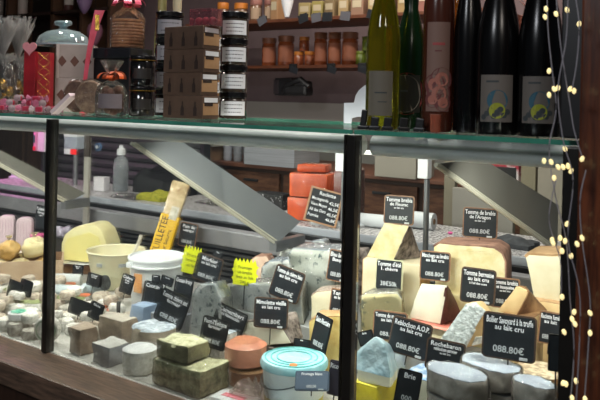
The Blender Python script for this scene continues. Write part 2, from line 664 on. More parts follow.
def jar(label, px, Y, z, r, h, body, lid, lab=None, name='preserve_jar', cat='jar', group=None, lidh=.14, inklines=2, scale=1, ang=None):
    loc = at(px, 100, Y); loc.z = z
    t = thing(name, label, cat, loc, 0, group)
    hb = h * (1 - lidh)
    link('glass_body', LA([(0, 0), (r * .93, 0), (r, .004), (r, hb * .9), (r * .9, hb * .97), (r * .88, hb), (0, hb)], 28), body, t, True)
    link('lid', LA([(0, hb), (r * .96, hb), (r, hb + .002), (r, h - .002), (r * .96, h), (0, h)], 28), lid, t, True)
    if lab:
        a = face_a(px) if ang is None else ang
        link('label', arc(r + .0004, hb * .16, hb * .84, a - .95, a + .95), lab, t)
        if inklines:
            bm = bmesh.new()
            rnd = random.Random(px)
            for i in range(inklines):
                zz = hb * (.68 - .36 * i / max(1, inklines - 1))
                u = -.6
                while u < .6:
                    du = rnd.uniform(.04, .16)
                    q = arc(r + .0012, zz - .0012, zz + .0012, a + u, a + u + du, 2, .0003)
                    me = bpy.data.meshes.new('q'); q.to_mesh(me); q.free(); bm.from_mesh(me); bpy.data.meshes.remove(me)
                    u += du + .06
            link('lettering', bm, DARKINK, t)
    return t

ORANGEJ = M('orange_preserve', 'b06038', '7c3c22', 30, rough=.25, coat=.6)
ORLID = M('orange_lid', 'c87a30', rough=.4)
PINKLID = M('dusty_pink_lid', '9a6a60', rough=.5)
BROWNJ = M('brown_preserve', '8c6a50', '6a4a38', 30, rough=.25, coat=.6)
WY = 3.9
bw.location.y = WY - WALLY
# lower half of the wall is paler
dd = struct('trim_1', B((-2, WY - .015, .72), (9, .02, 1.44)), M('pale_lower_wall', '8e8a84', rough=.7))
# shelves
def shelf(label, y_at_300, Y, x0, x1, m, d=.18, th=.018):
    z = at(300, y_at_300, Y).z
    X0, X1 = at(x0, 60, Y).x, at(x1, 60, Y).x
    o = thing('wall_shelf', label, 'shelf', ((X0 + X1) / 2, Y + .1, z - th))
    link('board', B((0, 0, th / 2), (X1 - X0, d + .2, th), .002), m, o)
    for s in (-1, 1):
        link('bracket', B((s * (X1 - X0) * .46, .09, -.05), (.02, .2, .1)), STEELD, o)
    return z
SHW = M('shelf_wood', '6e4028', '5a3220', 10, rough=.5, stretch=(1, 8, 8))
zs1 = shelf('brown wooden wall shelf holding the tall orange jars', 66, 3.55, 185, 470, SHW)
zs2 = shelf('dark upper wall shelf holding small orange-lidded jars', 20, 3.40, 195, 500, SHW)
EPS = .0006
for (x0, x1, y0, lb) in ((261, 275, 38, 'tall dark orange jar at the left end of the lower shelf'),
                         (277, 293, 36, 'wide tall orange jar second on the lower shelf'),
                         (313, 326, 33, 'tall orange jar right of the small stacked jars'),
                         (327, 340, 33, 'tall orange jar between two other tall orange jars'),
                         (341, 357, 33, 'widest tall orange jar beside the green jars on the shelf')):
    px = (x0 + x1) / 2
    k = dep(px, 3.55)
    jar(lb, px, 3.55, zs1 + EPS, (x1 - x0) * k / 2, (66 - y0) * k, ORANGEJ, M('ribbed_lid_brown', '8a5a42', rough=.4), M('orange_label', 'a8684c', rough=.6), group='orange jars on the lower shelf', inklines=0, lidh=.2)
k = dep(300, 3.55)
for px, zz, lb in ((298, 0, 'small orange jar, lower left of the stacked three'), (308.5, 0, 'small orange jar, lower right of the stacked three'), (303, 14.5 * k, 'small orange jar topmost on the stacked three')):
    jar(lb, px, 3.55, zs1 + EPS + zz, 5 * k, 14.2 * k, ORANGEJ, ORLID, None, group='orange jars on the lower shelf', lidh=.25)
GRJ = M('green_jar', '7c8a30', '5c6a20', 20, rough=.3, coat=.5)
for px, zz, lb in ((360, 0, 'yellow-green jar at the foot of the shelf row'), (370, 0, 'yellow-green jar next to the wine bottle neck'), (366, 13.5 * k, 'yellow-green jar on top of the green pair')):
    jar(lb, px, 3.55, zs1 + EPS + zz, 4.9 * k, 13.2 * k, GRJ, GRJ, None, group='green jars on the lower shelf', lidh=.2)
# upper shelf jars
k = dep(260, 3.4)
for px, w_, h_, lidm, bm_, lb in ((221, 12, 22, ORLID, BROWNJ, 'orange-lidded jar at the left of the upper shelf'),
                                  (239, 14, 20, ORLID, BROWNJ, 'orange-lidded squat jar above the labelled jar stack'),
                                  (254, 12, 24, PINKLID, BROWNJ, 'pink-lidded jar second from the left box on the upper shelf'),
                                  (268, 12, 23, PINKLID, BROWNJ, 'pink-lidded jar beside the brown boxes on the upper shelf')):
    jar(lb, px, 3.4, zs2 + EPS, w_ * k / 2, h_ * k, bm_, lidm, M('tan_label', 'a89078', rough=.7), group='jars on the upper shelf', lidh=.3, inklines=0)
PK = [(278, 9, 24, 'a07c58'), (307, 13, 16, '9c8c5c'), (320, 12, 17, '94884e'), (333, 12, 18, '7c6a4c'), (346, 11, 20, 'a08a60'), (360, 14, 20, '8a6c58'), (376, 13, 22, 'a89468'), (391, 12, 22, '80604a'), (407, 14, 24, '9c8458'), (424, 12, 26, '8c5c50')]
for i, (px, w_, h_, c) in enumerate(PK):
    k = dep(px, 3.4)
    loc = at(px, 10, 3.4); loc.z = zs2 + EPS
    names = ['tan carton beside the hanging white cone', 'olive packet right of the white cone', 'olive-yellow packet second right of the white cone', 'brown packet on the upper shelf above the orange jars', 'sand-coloured packet above the widest orange jar', 'reddish packet above the green jars', 'cream packet behind the green wine bottle', 'brown packet behind the second wine bottle', 'ochre packet behind the pink wine bottle', 'dull red packet at the right of the upper shelf']
    t = thing('food_packet', names[i], 'packet', loc, random.uniform(-.1, .3), 'packets on the upper shelf')
    link('carton', soften(B((0, 0, h_ * k / 2), (w_ * k, .08, h_ * k)), .006), M('packet_' + c, c, rough=.6), t)
    link('label', B((0, -.0408, h_ * k * .6), (w_ * k * .7, .001, h_ * k * .35)), M('packet_label', 'b8ac90', rough=.6), t)
# hanging white cone
p = at(287, 17, 3.15)
k = dep(287, 3.15)
t = thing('pastry_cone', 'white plastic cone hanging in front of the upper shelf', 'cone', p)
link('cone', LA([(0, 0), (.012, 0), (.03, .07), (.05, .2), (.05, .205), (0, .205)], 20), WHITEP, t, True)
link('cord', cyl(bmesh.new(), (0, 0, .2), (0, 0, 3.0 - p.z), .003, 6), BLACK, t)
# shelf price clips
for i, (px, py, Y) in enumerate(((293, 72, 3.34), (331, 71, 3.34), (362, 72, 3.34))):
    p = at(px, py, Y)
    t = thing('shelf_price_clip', ['black price clip under the small stacked jars', 'black price clip under the tall orange jars', 'black price clip under the green jars'][i], 'price clip', (p.x, Y, zs1 - .02), 0, 'price clips on the lower shelf')
    link('clip', B((0, 0, 0), (.05, .012, .04), .003), BLACK, t)
    link('card', B((.01, -.008, -.015), (.055, .003, .035), .001, Matrix.Rotation(.3, 3, 'Y')), SLATE, t)
for i, px in enumerate((262, 303, 316, 327, 345, 372)):
    p = at(px, 20, 3.18)
    t = thing('shelf_price_clip', 'black price clip on the upper shelf edge', 'price clip', (p.x, 3.188, zs2 - .012), 0, 'price clips on the upper shelf')
    link('clip', B((0, 0, 0), (.05, .012, .03), .003), BLACK, t)
    link('card', B((.0, -.008, -.01), (.06, .003, .045), .001, Matrix.Rotation(.15 * (i - 3), 3, 'Y')), SLATE if i % 2 else M('grey_card', '5a5a60', rough=.5), t)
# under-shelf hardware on the wall
p = at(265, 86, 3.6)
t = thing('wall_socket_box', 'dark square box fixed on the mauve wall below the shelf', 'box', (p.x, WY - .02, p.z))
link('housing', B((0, -.05, 0), (.13, .1, .11), .006), M('socket_dark', '222226', rough=.5), t)
link('cover', B((-.05, -.102, 0), (.04, .006, .09), .002), M('socket_cover', '3c3438', rough=.5), t)
t = thing('wall_phone', 'black telephone handset lying at the foot of the mauve wall', 'phone', at(298, 97, 3.55))
ph = bmesh.new()
box(ph, (0, 0, .035), (.17, .08, .06), .02)
box(ph, (.03, 0, .075), (.10, .07, .04), .015)
link('base', ph, BLACK, t)
link('handset', tube(bmesh.new(), [(-.09, -.02, .03), (-.06, -.03, .07), (.04, -.03, .10), (.09, -.02, .06)], .018, 10), BLACK, t, True)
# back worktop with wooden drawers
BX0, BX1 = at(120, 180, 3.2).x, at(600, 180, 3.2).x
ZB = at(270, 166, 3.2).z
t = thing('back_cabinet', 'low wooden back cabinet behind the service slab', 'cabinet', ((BX0 + BX1) / 2, 3.45, 0))
link('carcass', B((0, .06, ZB / 2 - .012), (BX1 - BX0, .5, ZB - .024)), M('carcass_dark', '38261c', rough=.6), t)
link('worktop', B((0, .03, ZB - .01), (BX1 - BX0 + .02, .56, .02), .003), M('worktop_brown', '6a4434', rough=.5), t)
n = 7
wd = (BX1 - BX0) / n
for i in range(n):
    for r_ in range(2):
        dr = link('drawer', B((-(BX1 - BX0) / 2 + wd * (i + .5), -.2, ZB - .13 - r_ * .2), (wd - .03, .02, .17), .004), WOODB, t)
        link('handle', B((-(BX1 - BX0) / 2 + wd * (i + .5), -.215, ZB - .09 - r_ * .2), (.1, .012, .014), .003), STEELD, dr)
# things on it
def onback(px, Y=3.3):
    p = at(px, 150, Y); p.z = ZB + EPS
    return p
k = dep(280, 3.3)
t = thing('paper_stack', 'tall stack of grey wrapping paper on the back cabinet beside the orange cheeses', 'paper', onback(282))
link('sheets', soften(B((0, 0, .075), (.34, .24, .15)), .002), PAPERG, t)
link('top_sheet', soften(B((.02, -.01, .1525), (.34, .22, .004)), .001), M('top_sheet', 'b4b8bc', rough=.6), t)
for i, (px, c) in enumerate(((228, 'a4a6b0'), (238, '8a8c92'), (248, '70727a'))):
    t = tag(link('cup_stack', LA([(0, 0), (.022, 0), (.028, .02), (.024, .022), (.029, .05), (.025, .052), (.030, .085), (.026, .087), (.031, .15), (0, .15)], 20), M('cup_' + c, c, rough=.5), None, True),
            ['pale stack of cups with a blue print left of the grey paper stack', 'mid grey stack of cups in the middle of three cup stacks', 'dark grey stack of cups against the grey paper stack'][i], 'cups', 'stacked cups on the back cabinet')
    t.location = onback(px)
t = thing('cutting_board', 'cream board lying over a cardboard box on the back cabinet', 'board', onback(200))
t.location.z += .081
link('board', soften(B((0, 0, .012), (.42, .22, .022)), .004), M('cream_board', 'b8b4a8', rough=.6), t)
t = thing('cardboard_box', 'tan cardboard box under the cream board on the back cabinet', 'box', onback(200))
link('carton', B((0, 0, .04), (.36, .2, .08), .003), CARD, t)
link('tape', B((0, -.101, .04), (.05, .001, .08)), M('tape', 'a08a68', rough=.3), t)
# beige box and panels on the right
t = thing('storage_box', 'plain grey-beige box standing on the back cabinet left of the right divider', 'box', onback(405, 3.25))
link('carton', B((0, 0, .09), (.22, .2, .18), .003), M('beige_box', 'a09a8e', rough=.6), t)
link('lid', B((0, 0, .185), (.224, .204, .012), .002), M('beige_box_lid', '8c867a', rough=.6), t)
k = dep(450, 2.75)
for (x0, x1, c, lb) in ((434, 446, '8a8270', 'narrow khaki upright board behind the right divider'), (512, 528, '7c745e', 'olive upright board behind the right divider'), (529, 575, '8e8678', 'wide beige upright board beside the column')):
    p0, p1 = at(x0, 200, 2.75), at(x1, 200, 2.75)
    tag(link('upright_board', B(((p0.x + p1.x) / 2, 2.85, .68), (p1.x - p0.x - .004, .03, 1.36), .003), M('board_' + c, c, rough=.6)), lb, 'board')
p0, p1 = at(447, 210, 2.75), at(511, 210, 2.75)
tag(link('beige_panel', B(((p0.x + p1.x) / 2, 2.8, .56), (p1.x - p0.x - .01, .03, 1.12), .003), M('board_low', '9a958c', rough=.6)), 'low beige panel behind the service slab on the right', 'panel')
p = at(505, 168, 3.3)
t = thing('printed_box', 'small red and black printed box seen past the right divider', 'box', (p.x, 3.3, ZB + EPS))
link('carton', B((0, 0, .1), (.16, .1, .2), .003), M('red_print', 'a83040', 'dcd4d4', 14, .45, .55, rough=.5), t)
link('band', B((0, -.051, .05), (.14, .002, .06)), BLACK, t)
# striped shutter behind the spray bottle
p0, p1 = at(50, 160, 3.0), at(205, 160, 3.0)
bm = bmesh.new()
zt = at(130, 112, 3.0).z
for i in range(26):
    cyl(bm, (p0.x, 3.0, .02 + i * (zt / 26.5)), (p1.x, 3.0, .02 + i * (zt / 26.5)), .026, 8)
t = thing('roller_shutter', 'dark grey ribbed roller shutter behind the spray bottle', 'shutter', (p0.x, 3.0, 0))
o = link('slats', bm, M('shutter_grey', '5a5c5c', rough=.5, metal=.2), t, True); o.matrix_parent_inverse = Matrix.Translation(-Vector(t.location))
o = link('end_bar', B((p1.x, 3.0, zt / 2), (.03, .05, zt)), STEELD, t); o.matrix_parent_inverse = Matrix.Translation(-Vector(t.location))
# brown cabinet at far left
p0, p1 = at(-60, 150, 3.1), at(30, 150, 3.1)
t = thing('tall_cabinet', 'tall brown wooden cabinet at the far left behind the counter', 'cabinet', ((p0.x + p1.x) / 2, 3.26, 0))
link('carcass', B((0, 0, .7), (p1.x - p0.x, .36, 1.4), .004), M('cab_brown', '4c3828', '3e2c20', 8, rough=.5, stretch=(6, 6, 1)), t)
link('door', B((0, -.19, .7), (p1.x - p0.x - .06, .02, 1.3), .004), M('cab_brown_door', '544030', '44301f', 8, rough=.5, stretch=(6, 6, 1)), t)
# dark shelving with bottles, top left
p0, p1 = at(-30, 30, 3.5), at(112, 30, 3.5)
zc = at(40, 13, 3.5).z
t = thing('bottle_rack', 'dark wooden rack of bottles against the left back wall', 'rack', ((p0.x + p1.x) / 2, 3.6, 0))
W_ = p1.x - p0.x
RK = M('rack_dark', '2e211a', rough=.6)
link('back_panel', B((0, .1, 1.3), (W_, .02, 2.6)), M('rack_back', '1e1712', rough=.7), t)
for zz in (1.4, zc, zc + .42):
    link('shelf_board', B((0, -.02, zz - .012), (W_, .22, .022)), RK, t)
for u in (-.5, -.18, .14, .33, .5):
    link('upright', B((W_ * u, -.02, 1.3), (.03, .22, 2.6)), M('rack_upright', '4a3426', rough=.5), t)
def bottle_prof(r, h, neck=.014):
    return [(0, 0), (r * .94, 0), (r, .006), (r, h * .56), (r * .92, h * .62), (r * .55, h * .72), (neck * 1.05, h * .8), (neck, h * .94), (neck * 1.15, h * .945), (neck * 1.15, h * .965), (neck, h * .97), (neck, h), (0, h)]
for i, (px, c) in enumerate(((-8, '9a8c84'), (4, 'a8948c'), (16, 'b8a49c'), (50, '3a4a34'), (62, '50302c'))):
    p = at(px, 13, 3.5)
    t = thing('rack_bottle', ['pale bottle cut by the left photo edge in the dark rack', 'pale pink bottle second in the dark rack', 'pale beige bottle third in the dark rack', 'dark green bottle on the rack above the glass dome', 'dark red bottle on the rack right of the green one'][i], 'bottle', (p.x, 3.56, zc + EPS), 0, 'bottles in the dark rack')
    link('glass_body', LA(bottle_prof(.038, .3), 20), M('rackb_' + c, c, rough=.3), t, True)
    link('label', arc(.0385, .05, .13, face_a(px) - 1, face_a(px) + 1), M('rack_label', 'b0a49c', rough=.6), t)
for i, px in enumerate((86, 97)):
    p = at(px, 40, 3.42)
    tag(link('balloon', LA([(0, 0), (.012, .004), (.03, .03), (.05, .075), (.055, .11), (.045, .145), (.02, .165), (0, .168)], 24), M('balloon_purple' if i == 0 else 'balloon_rose', '7a6484' if i == 0 else '84586a', rough=.3), None, True), ('dull purple balloon behind the red ribbon' if i == 0 else 'rose balloon hanging right of the purple balloon'), 'balloon').location = (p.x, 3.4, at(px, 14 if i == 0 else 46, 3.4).z)
    bl = bpy.data.objects['balloon' if i == 0 else 'balloon.001']
    link('string', cyl(bmesh.new(), (0, 0, .16), (0, 0, 3.0 - bl.location.z), .0015, 5), BLACK, bl)

# ================================================================== ON THE SERVICE SLAB
ZS = SLAB + EPS
def S(px, Y=2.35, z=ZS):
    p = at(px, 200, Y)
    return Vector((p.x, Y, z))
# spray bottle
t = thing('spray_bottle', 'clear plastic spray bottle with white cap on the slab', 'bottle', S(120, 2.42))
link('clear_body', LA([(0, 0), (.034, 0), (.036, .004), (.036, .12), (.03, .15), (.014, .168), (.013, .172), (0, .172)], 24), CLEAR, t, True)
link('liquid', LA([(0, .003), (.032, .003), (.032, .1), (0, .1)], 20), glass_mat('water', 'd8e0e4', 1.2, 0, 0, .25, 'aab0b4'), t, True)
link('cap', LA([(0, .172), (.020, .172), (.021, .176), (.019, .2), (.010, .203), (.009, .218), (0, .218)], 20), WHITEP, t, True)
# white box
t = thing('tissue_box', 'small white cardboard box left of the spray bottle', 'box', S(101, 2.36), rad(12))
link('carton', B((0, 0, .034), (.062, .045, .066), .002), M('white_carton', 'dcd8dc', rough=.6), t)
link('flap', B((-.028, -.0235, .034), (.004, .002, .06)), M('flap_grey', 'a8a4a8', rough=.6), t)
# yellow cloth
def cloth(w, d, h, seed, nx=22, ny=16, fold=3.0):
    bm = bmesh.new()
    g = []
    for j in range(ny + 1):
        row = []
        for i in range(nx + 1):
            u, v = i / nx, j / ny
            e = min(1, 5 * min(u, 1 - u, v, 1 - v))
            z = h * (.45 + .55 * noise.noise(Vector((u * fold + seed, v * fold * .7, seed)))) * (.35 + .65 * e) + h * .25
            x = (u - .5) * w + .01 * noise.noise(Vector((v * 4, u * 3, seed + 5)))
            y = (v - .5) * d + .01 * noise.noise(Vector((u * 4, v * 3, seed + 9)))
            row.append(bm.verts.new((x, y, max(.002, z))))
        g.append(row)
    for j in range(ny):
        for i in range(nx):
            bm.faces.new((g[j][i], g[j][i + 1], g[j + 1][i + 1], g[j + 1][i]))
    bd = [e for e in bm.edges if e.is_boundary]
    r = bmesh.ops.extrude_edge_only(bm, edges=bd)
    nv = [x for x in r['geom'] if isinstance(x, bmesh.types.BMVert)]
    for v in nv:
        v.co.z = 0
    bmesh.ops.contextual_create(bm, geom=[e for e in bm.edges if e.is_boundary])
    return bm
o = tag(link('cleaning_cloth', cloth(.15, .12, .045, 3), M('yellow_cloth', 'a8a434', '8c8c24', 50, rough=.9, bump=.5), None, True), 'crumpled yellow-green cleaning cloth on the slab beside the spray bottle', 'cloth')
o.location = S(158, 2.33)
o = tag(link('dark_cloth', cloth(.13, .11, .035, 8), M('dark_grey_cloth', '4a4c50', '3c3e42', 50, rough=.9), None, True), 'folded dark grey cloth on the slab under the right divider', 'cloth')
o.location = S(515, 2.36)
o = tag(link('black_bag', cloth(.30, .16, .17, 12), M('black_bag', '0c0c0e', rough=.5), None, True), 'black bag heaped behind the yellow cloth', 'bag')
o.location = Vector((at(165, 180, 2.505).x, 2.505, ZS)); o.scale = (1, .8, .9)
# white paper rolls
for i, (px, Y, r_, lb) in enumerate(((372, 2.36, .024, 'long white paper roll lying on the slab behind the tall wedge'), (405, 2.45, .030, 'thicker white paper roll at the back of the slab'))):
    t = thing('paper_roll', lb, 'roll', S(px + 6, Y), rad(8 if i == 0 else 4), 'white paper rolls')
    link('roll', cyl(bmesh.new(), (-.09, 0, r_), (.09, 0, r_), r_, 24), M('roll_white', 'c8ccd0', rough=.5), t, True)
    link('core', cyl(bmesh.new(), (-.092, 0, r_), (.092, 0, r_), r_ * .35, 14), CARD, t, True)
o = tag(link('paper_sheet', cloth(.24, .12, .02, 17), M('sheet_white', 'c4c8cc', rough=.6), None, True), 'crumpled white sheet on the slab left of the paper rolls', 'paper')
o.location = S(338, 2.30)
o.scale = (.75, .7, 1)
o = tag(link('pink_flower', LA([(0, 0), (.006, 0), (.010, .006), (.004, .009), (0, .009)], 8), M('pink_petal', 'e060a0', rough=.6), None, True), 'tiny pink sticker blossom lying on the speckled slab', 'flower')
o.location = S(451, 2.42)
# crumpled film heaps on the slab
for i, (px, Y) in enumerate(((218, 2.42), (133, 2.30))):
    o = tag(link('crumpled_film', cloth(.16, .12, .02, 21 + i), FILM, None, True), ['crumpled clear film on the slab under the middle divider', 'crumpled clear film on the slab in front of the yellow cloth'][i], 'plastic film')
    o.location = S(px, Y)
# orange wrapped cheeses
ORC = M('orange_cheese', 'e8642c', 'c85020', 14, rough=.4, film=.9)
k = dep(315, 2.36)
def slabblock(name, lb, px, Y, z, w, d, h, rz, m, group, wrapm=FILM):
    t = thing(name, lb, 'cheese', (at(px, 200, Y).x, Y, z), rz, group)
    link('paste', soften(B((0, 0, h / 2), (w, d, h)), .006, 1, .002, 20, px), m, t, True)
    link('film_wrap', soften(B((.004, 0, h / 2 + .001), (w * .9, d + .006, h + .003)), .006, 2, .002, 60, px), wrapm, t, True)
    return t
slabblock('orange_cheese_block', 'orange cheese block at the bottom of the stack on the slab', 308, 2.36, ZS, .115, .13, .085, rad(10), ORC, 'orange cheeses')
slabblock('orange_cheese_block', 'wide wrapped orange cheese block in the middle of the stack', 314, 2.36, ZS + .09, .15, .14, .088, rad(14), ORC, 'orange cheeses')
slabblock('orange_cheese_block', 'thin orange cheese slice topmost on the stack', 314, 2.36, ZS + .183, .11, .10, .027, rad(20), ORC, 'orange cheeses')
slabblock('red_wrapped_cheese', 'dull pink wrapped cheese behind the middle post', 349, 2.36, ZS, .07, .12, .2, rad(5), M('dull_pink_cheese', '8c5450', '6c4444', 20, rough=.4, film=.8), 'orange cheeses')
# black patterned tray
t = thing('patterned_tin', 'black tin with white speckled pattern left of the orange cheeses', 'tin', S(273, 2.48))
link('tin_body', B((0, 0, .03), (.15, .07, .06), .004), M('black_pattern', '141416', 'b0b0b4', 60, .58, .64, rough=.4), t)
link('tin_lid', B((0, 0, .0625), (.152, .072, .005), .001), BLACK, t)
# price board of the orange cheeses, leaning
def board_text(t, lines, w, h, y=-.004, mat=WHITEINK):
    for (s, x, z, hh, mw) in lines:
        write('lettering', s, t, mat, height=hh, loc=(x, y, z), maxw=mw)
k = dep(321, 2.235)
p = at(319, 237, 2.225)
t = thing('price_board', 'large hand-lettered black price board reading Raclette below the orange cheeses', 'price board', (p.x, 2.225, SLAB + .012), rot=(rad(-6), rad(12), rad(22)))
bwid, bh = .115, .125
link('slate', B((0, 0, bh / 2), (bwid, .004, bh)), SLATE, t)
fr = bmesh.new()
for c_, s_ in (((0, 0, .003), (bwid + .008, .008, .006)), ((0, 0, bh - .003), (bwid + .008, .008, .006)), ((-bwid / 2, 0, bh / 2), (.007, .008, bh)), ((bwid / 2, 0, bh / 2), (.007, .008, bh))):
    box(fr, c_, s_, .001)
link('frame', fr, M('board_frame', 'b08868', rough=.5), t)
board_text(t, [('Raclette', .005, .107, .013, .07), ('Montagnarde', -.018, .086, .011, .06), ('Vieux Moyen', -.018, .066, .011, .06), ('Ail des Ours', -.018, .046, .011, .06), ('Fumée', -.030, .026, .011, .04),
               ('42,5€', .036, .080, .011, .036), ('46,5€', .036, .060, .011, .036), ('45,5€', .036, .040, .011, .036), ('46,8€', .036, .021, .011, .036)], bwid, bh)
# scale display and payment terminal at the left
p = at(73, 145, 2.42)
t = thing('scale_display', 'white and grey scale display with red digits behind the left post', 'scale', S(73, 2.40))
t.scale = (1.15, 1, 1)
link('housing', B((0, 0, .235), (.085, .05, .10), .004), M('scale_grey', 'a8b0bc', rough=.4), t)
link('top_cover', B((0, -.001, .262), (.087, .053, .036), .003), WHITEP, t)
link('base', B((-.02, 0, .17), (.05, .045, .028), .003), WHITEP, t)
link('column', cyl(bmesh.new(), (0, .01, 0), (0, .01, .17), .012, 12), STEEL, t, True)
link('red_readout', B((.024, -.026, .171), (.036, .006, .026), .001), M('red_led', 'd02828', emit='ff2020', es=.9), t)
t = thing('payment_terminal', 'white payment terminal with pink-lit face and red button left of the post', 'terminal', S(42, 2.46), rad(-8))
link('housing', B((.02, 0, .22), (.075, .05, .14), .005), M('terminal_white', 'd8d0d8', rough=.4), t)
link('keypad', B((-.026, -.012, .22), (.022, .05, .138), .003), M('terminal_pink_lit', 'd890b0', rough=.4), t)  # pink light on the keypad is put into its colour
link('screen', B((-.026, -.039, .215), (.016, .003, .04), .001), M('terminal_screen', '3a5a58', rough=.2), t)
link('red_button', B((-.022, -.040, .165), (.02, .006, .022), .002), M('button_red', 'c82838', rough=.4, emit='ff2038', es=.3), t)
link('stand', cyl(bmesh.new(), (.01, 0, 0), (.01, 0, .15), .014, 12), BLACK, t, True)
t = thing('folded_receipt', 'small white and lilac folded packet on the pink-lit slab at the left', 'packet', S(18, 2.40), rad(20))
link('lower_fold', soften(B((0, 0, .006), (.09, .05, .012)), .003), M('lilac_white', 'd8c8e0', rough=.5), t)
link('upper_fold', soften(B((-.01, .01, .019), (.06, .04, .012)), .003), M('lilac_white2', 'c8b4d4', rough=.5), t)
# ================================================================== ON TOP OF THE GLASS
ZG = GTOP + EPS
def G(px, Y):
    p = at(px, 110, Y)
    return Vector((p.x, Y, ZG))
BLKJ = M('black_jar_glass', '121214', rough=.12, coat=.8)
BLKLID = M('black_metal_lid', '1a1a1c', rough=.25, metal=.5)
GOLDLID = M('gold_rim_lid', '5a4a30', rough=.3, metal=.7)
# white-labelled jars, four high, with the black-lidded tins beside them
JY = 1.62
k = dep(233, JY)
hj = 26.4 * k
for i in range(4):
    nm = ['bottom', 'second from the bottom', 'third from the bottom', 'topmost'][i]
    jar('white-labelled black-lidded jar, %s of the tall stack' % nm, 233, JY, ZG + i * (hj + .0006), 14 * k, hj, M('dark_preserve', '2c2420', '3a3028', 20, rough=.1, coat=.8), BLKLID, LABELM, group='white-labelled jar stack', lidh=.22, inklines=3)
# brown cartons with bottle silhouettes, four high
BY = 1.50
k = dep(190, BY)
hb_ = 22.6 * k
KB = M('brown_carton', '5c4638', '4e3a2e', 20, rough=.7)
KD = M('carton_print', '2c1e18', rough=.7)
KS = M('carton_side_lit', 'b08a64', 'a07c58', 20, rough=.7)  # paler than the front: light on the carton ends put into the colour
for i in range(4):
    nm = ['bottom', 'second from the bottom', 'third from the bottom', 'topmost'][i]
    p = G(190 + (.6, -.4, .4, .2)[i], BY)
    t = thing('bottle_carton', 'brown carton printed with dark bottles, %s of its stack' % nm, 'box', (p.x, BY, ZG + i * (hb_ + .0006)), rad((1, -1, 2, 0)[i]), 'printed carton stack')
    w_, d_ = .145, .066
    link('carton', B((0, 0, hb_ / 2), (w_, d_, hb_), .0015), KB, t)
    for u in (-.32, 0, .32):
        bm = prism([(-.006, .008), (.006, .008), (.006, .028), (.002, .036), (.002, .046), (-.002, .046), (-.002, .036), (-.006, .028)], -d_ / 2 - .0006, -d_ / 2 - .0001)
        for v in bm.verts:
            v.co.x += u * w_
        link('bottle_print', bm, KD, t)
    link('lit_side', B((w_ / 2 + .0005, 0, hb_ * .42), (.0012, d_ * .9, hb_ * .5)), KS, t)
    link('side_label', B((w_ / 2 + .0012, 0, hb_ * .82), (.0012, d_ * .8, hb_ * .2)), LABELM, t)
    link('side_print', B((w_ / 2 + .0016, -.01, hb_ * .64), (.0012, d_ * .5, hb_ * .16)), KD, t)
# small jars right of the cartons
k = dep(211, 1.66)
for i in range(4):
    nm = ['bottom', 'second from the bottom', 'third from the bottom', 'topmost'][i]
    jar('small white-labelled jar between cartons and jar stack, %s of its column' % nm, 213, 1.69, ZG + i * (.0645), .030, .0635, M('amber_preserve', 'a88058', rough=.2, coat=.6), M('grey_lid', '6a6664', rough=.4), LABELM, group='small jars behind the cartons', lidh=.25, inklines=2)
# pink windowed box on the cartons
p = G(199, BY)
t = thing('sweet_box', 'small clear box of pink sweets on top of the cartons', 'box', (p.x + .018, BY, ZG + 4 * (hb_ + .0006)), rad(5))
link('clear_case', B((0, 0, .023), (.075, .05, .046), .002), glass_mat('pink_clear', 'e8c0c4', 2.5, .05, 0, .12, 'c08890'), t)
for i in range(3):
    bm = bmesh.new(); bmesh.ops.create_icosphere(bm, subdivisions=2, radius=.0115)
    for v in bm.verts: v.co += Vector((-.023 + i * .023, 0, .0145))
    link('sweet', bm, M('dark_pink_sweet', '8a3848', rough=.4), t, True)
# dark jar column behind/left of the cartons
k = dep(168, 1.62)
for i in range(4):
    nm = ['bottom', 'second from the bottom', 'third from the bottom', 'topmost'][i]
    jar('dark jar with grey label left of the cartons, %s of its column' % nm, 168, 1.64, ZG + i * .0795, .043, .079, BLKJ, BLKLID, M('grey_label', '8c8a90', rough=.6), group='dark jar column', lidh=.2, inklines=2)
# black jars with a gold rim, two high
k = dep(142, 1.52)
for i in range(2):
    t = jar('square-shouldered black jar with gold rim, %s of the pair' % ['lower', 'upper'][i], 142, 1.50, ZG + i * .0875, .0375, .0868, BLKJ, BLKLID, None, group='gold-rimmed black jars', lidh=.16)
    link('gold_rim', LA([(.0372, .0725), (.0379, .0725), (.0379, .0745), (.0372, .0745)], 28), GOLD, t, True)
    a = face_a(142)
    link('label', arc(.0378, .02, .05, a - .7, a + .7), M('black_label', '2a2624', rough=.5), t)
# black box flat under the cookies
p = G(112, 1.62)
t = thing('biscuit_tin', 'wide black gift tin standing behind the orange-ribboned bag', 'tin', (p.x, 1.66, ZG), rad(8))
TZ = 64 * dep(112, 1.66)
link('tin_body', B((0, 0, TZ * .42), (.15, .11, TZ * .84), .004), BLACK, t)
link('lid', B((0, 0, TZ * .92), (.155, .115, TZ * .16), .004), M('tin_lid_black', '1e1e22', rough=.25, coat=.5), t)
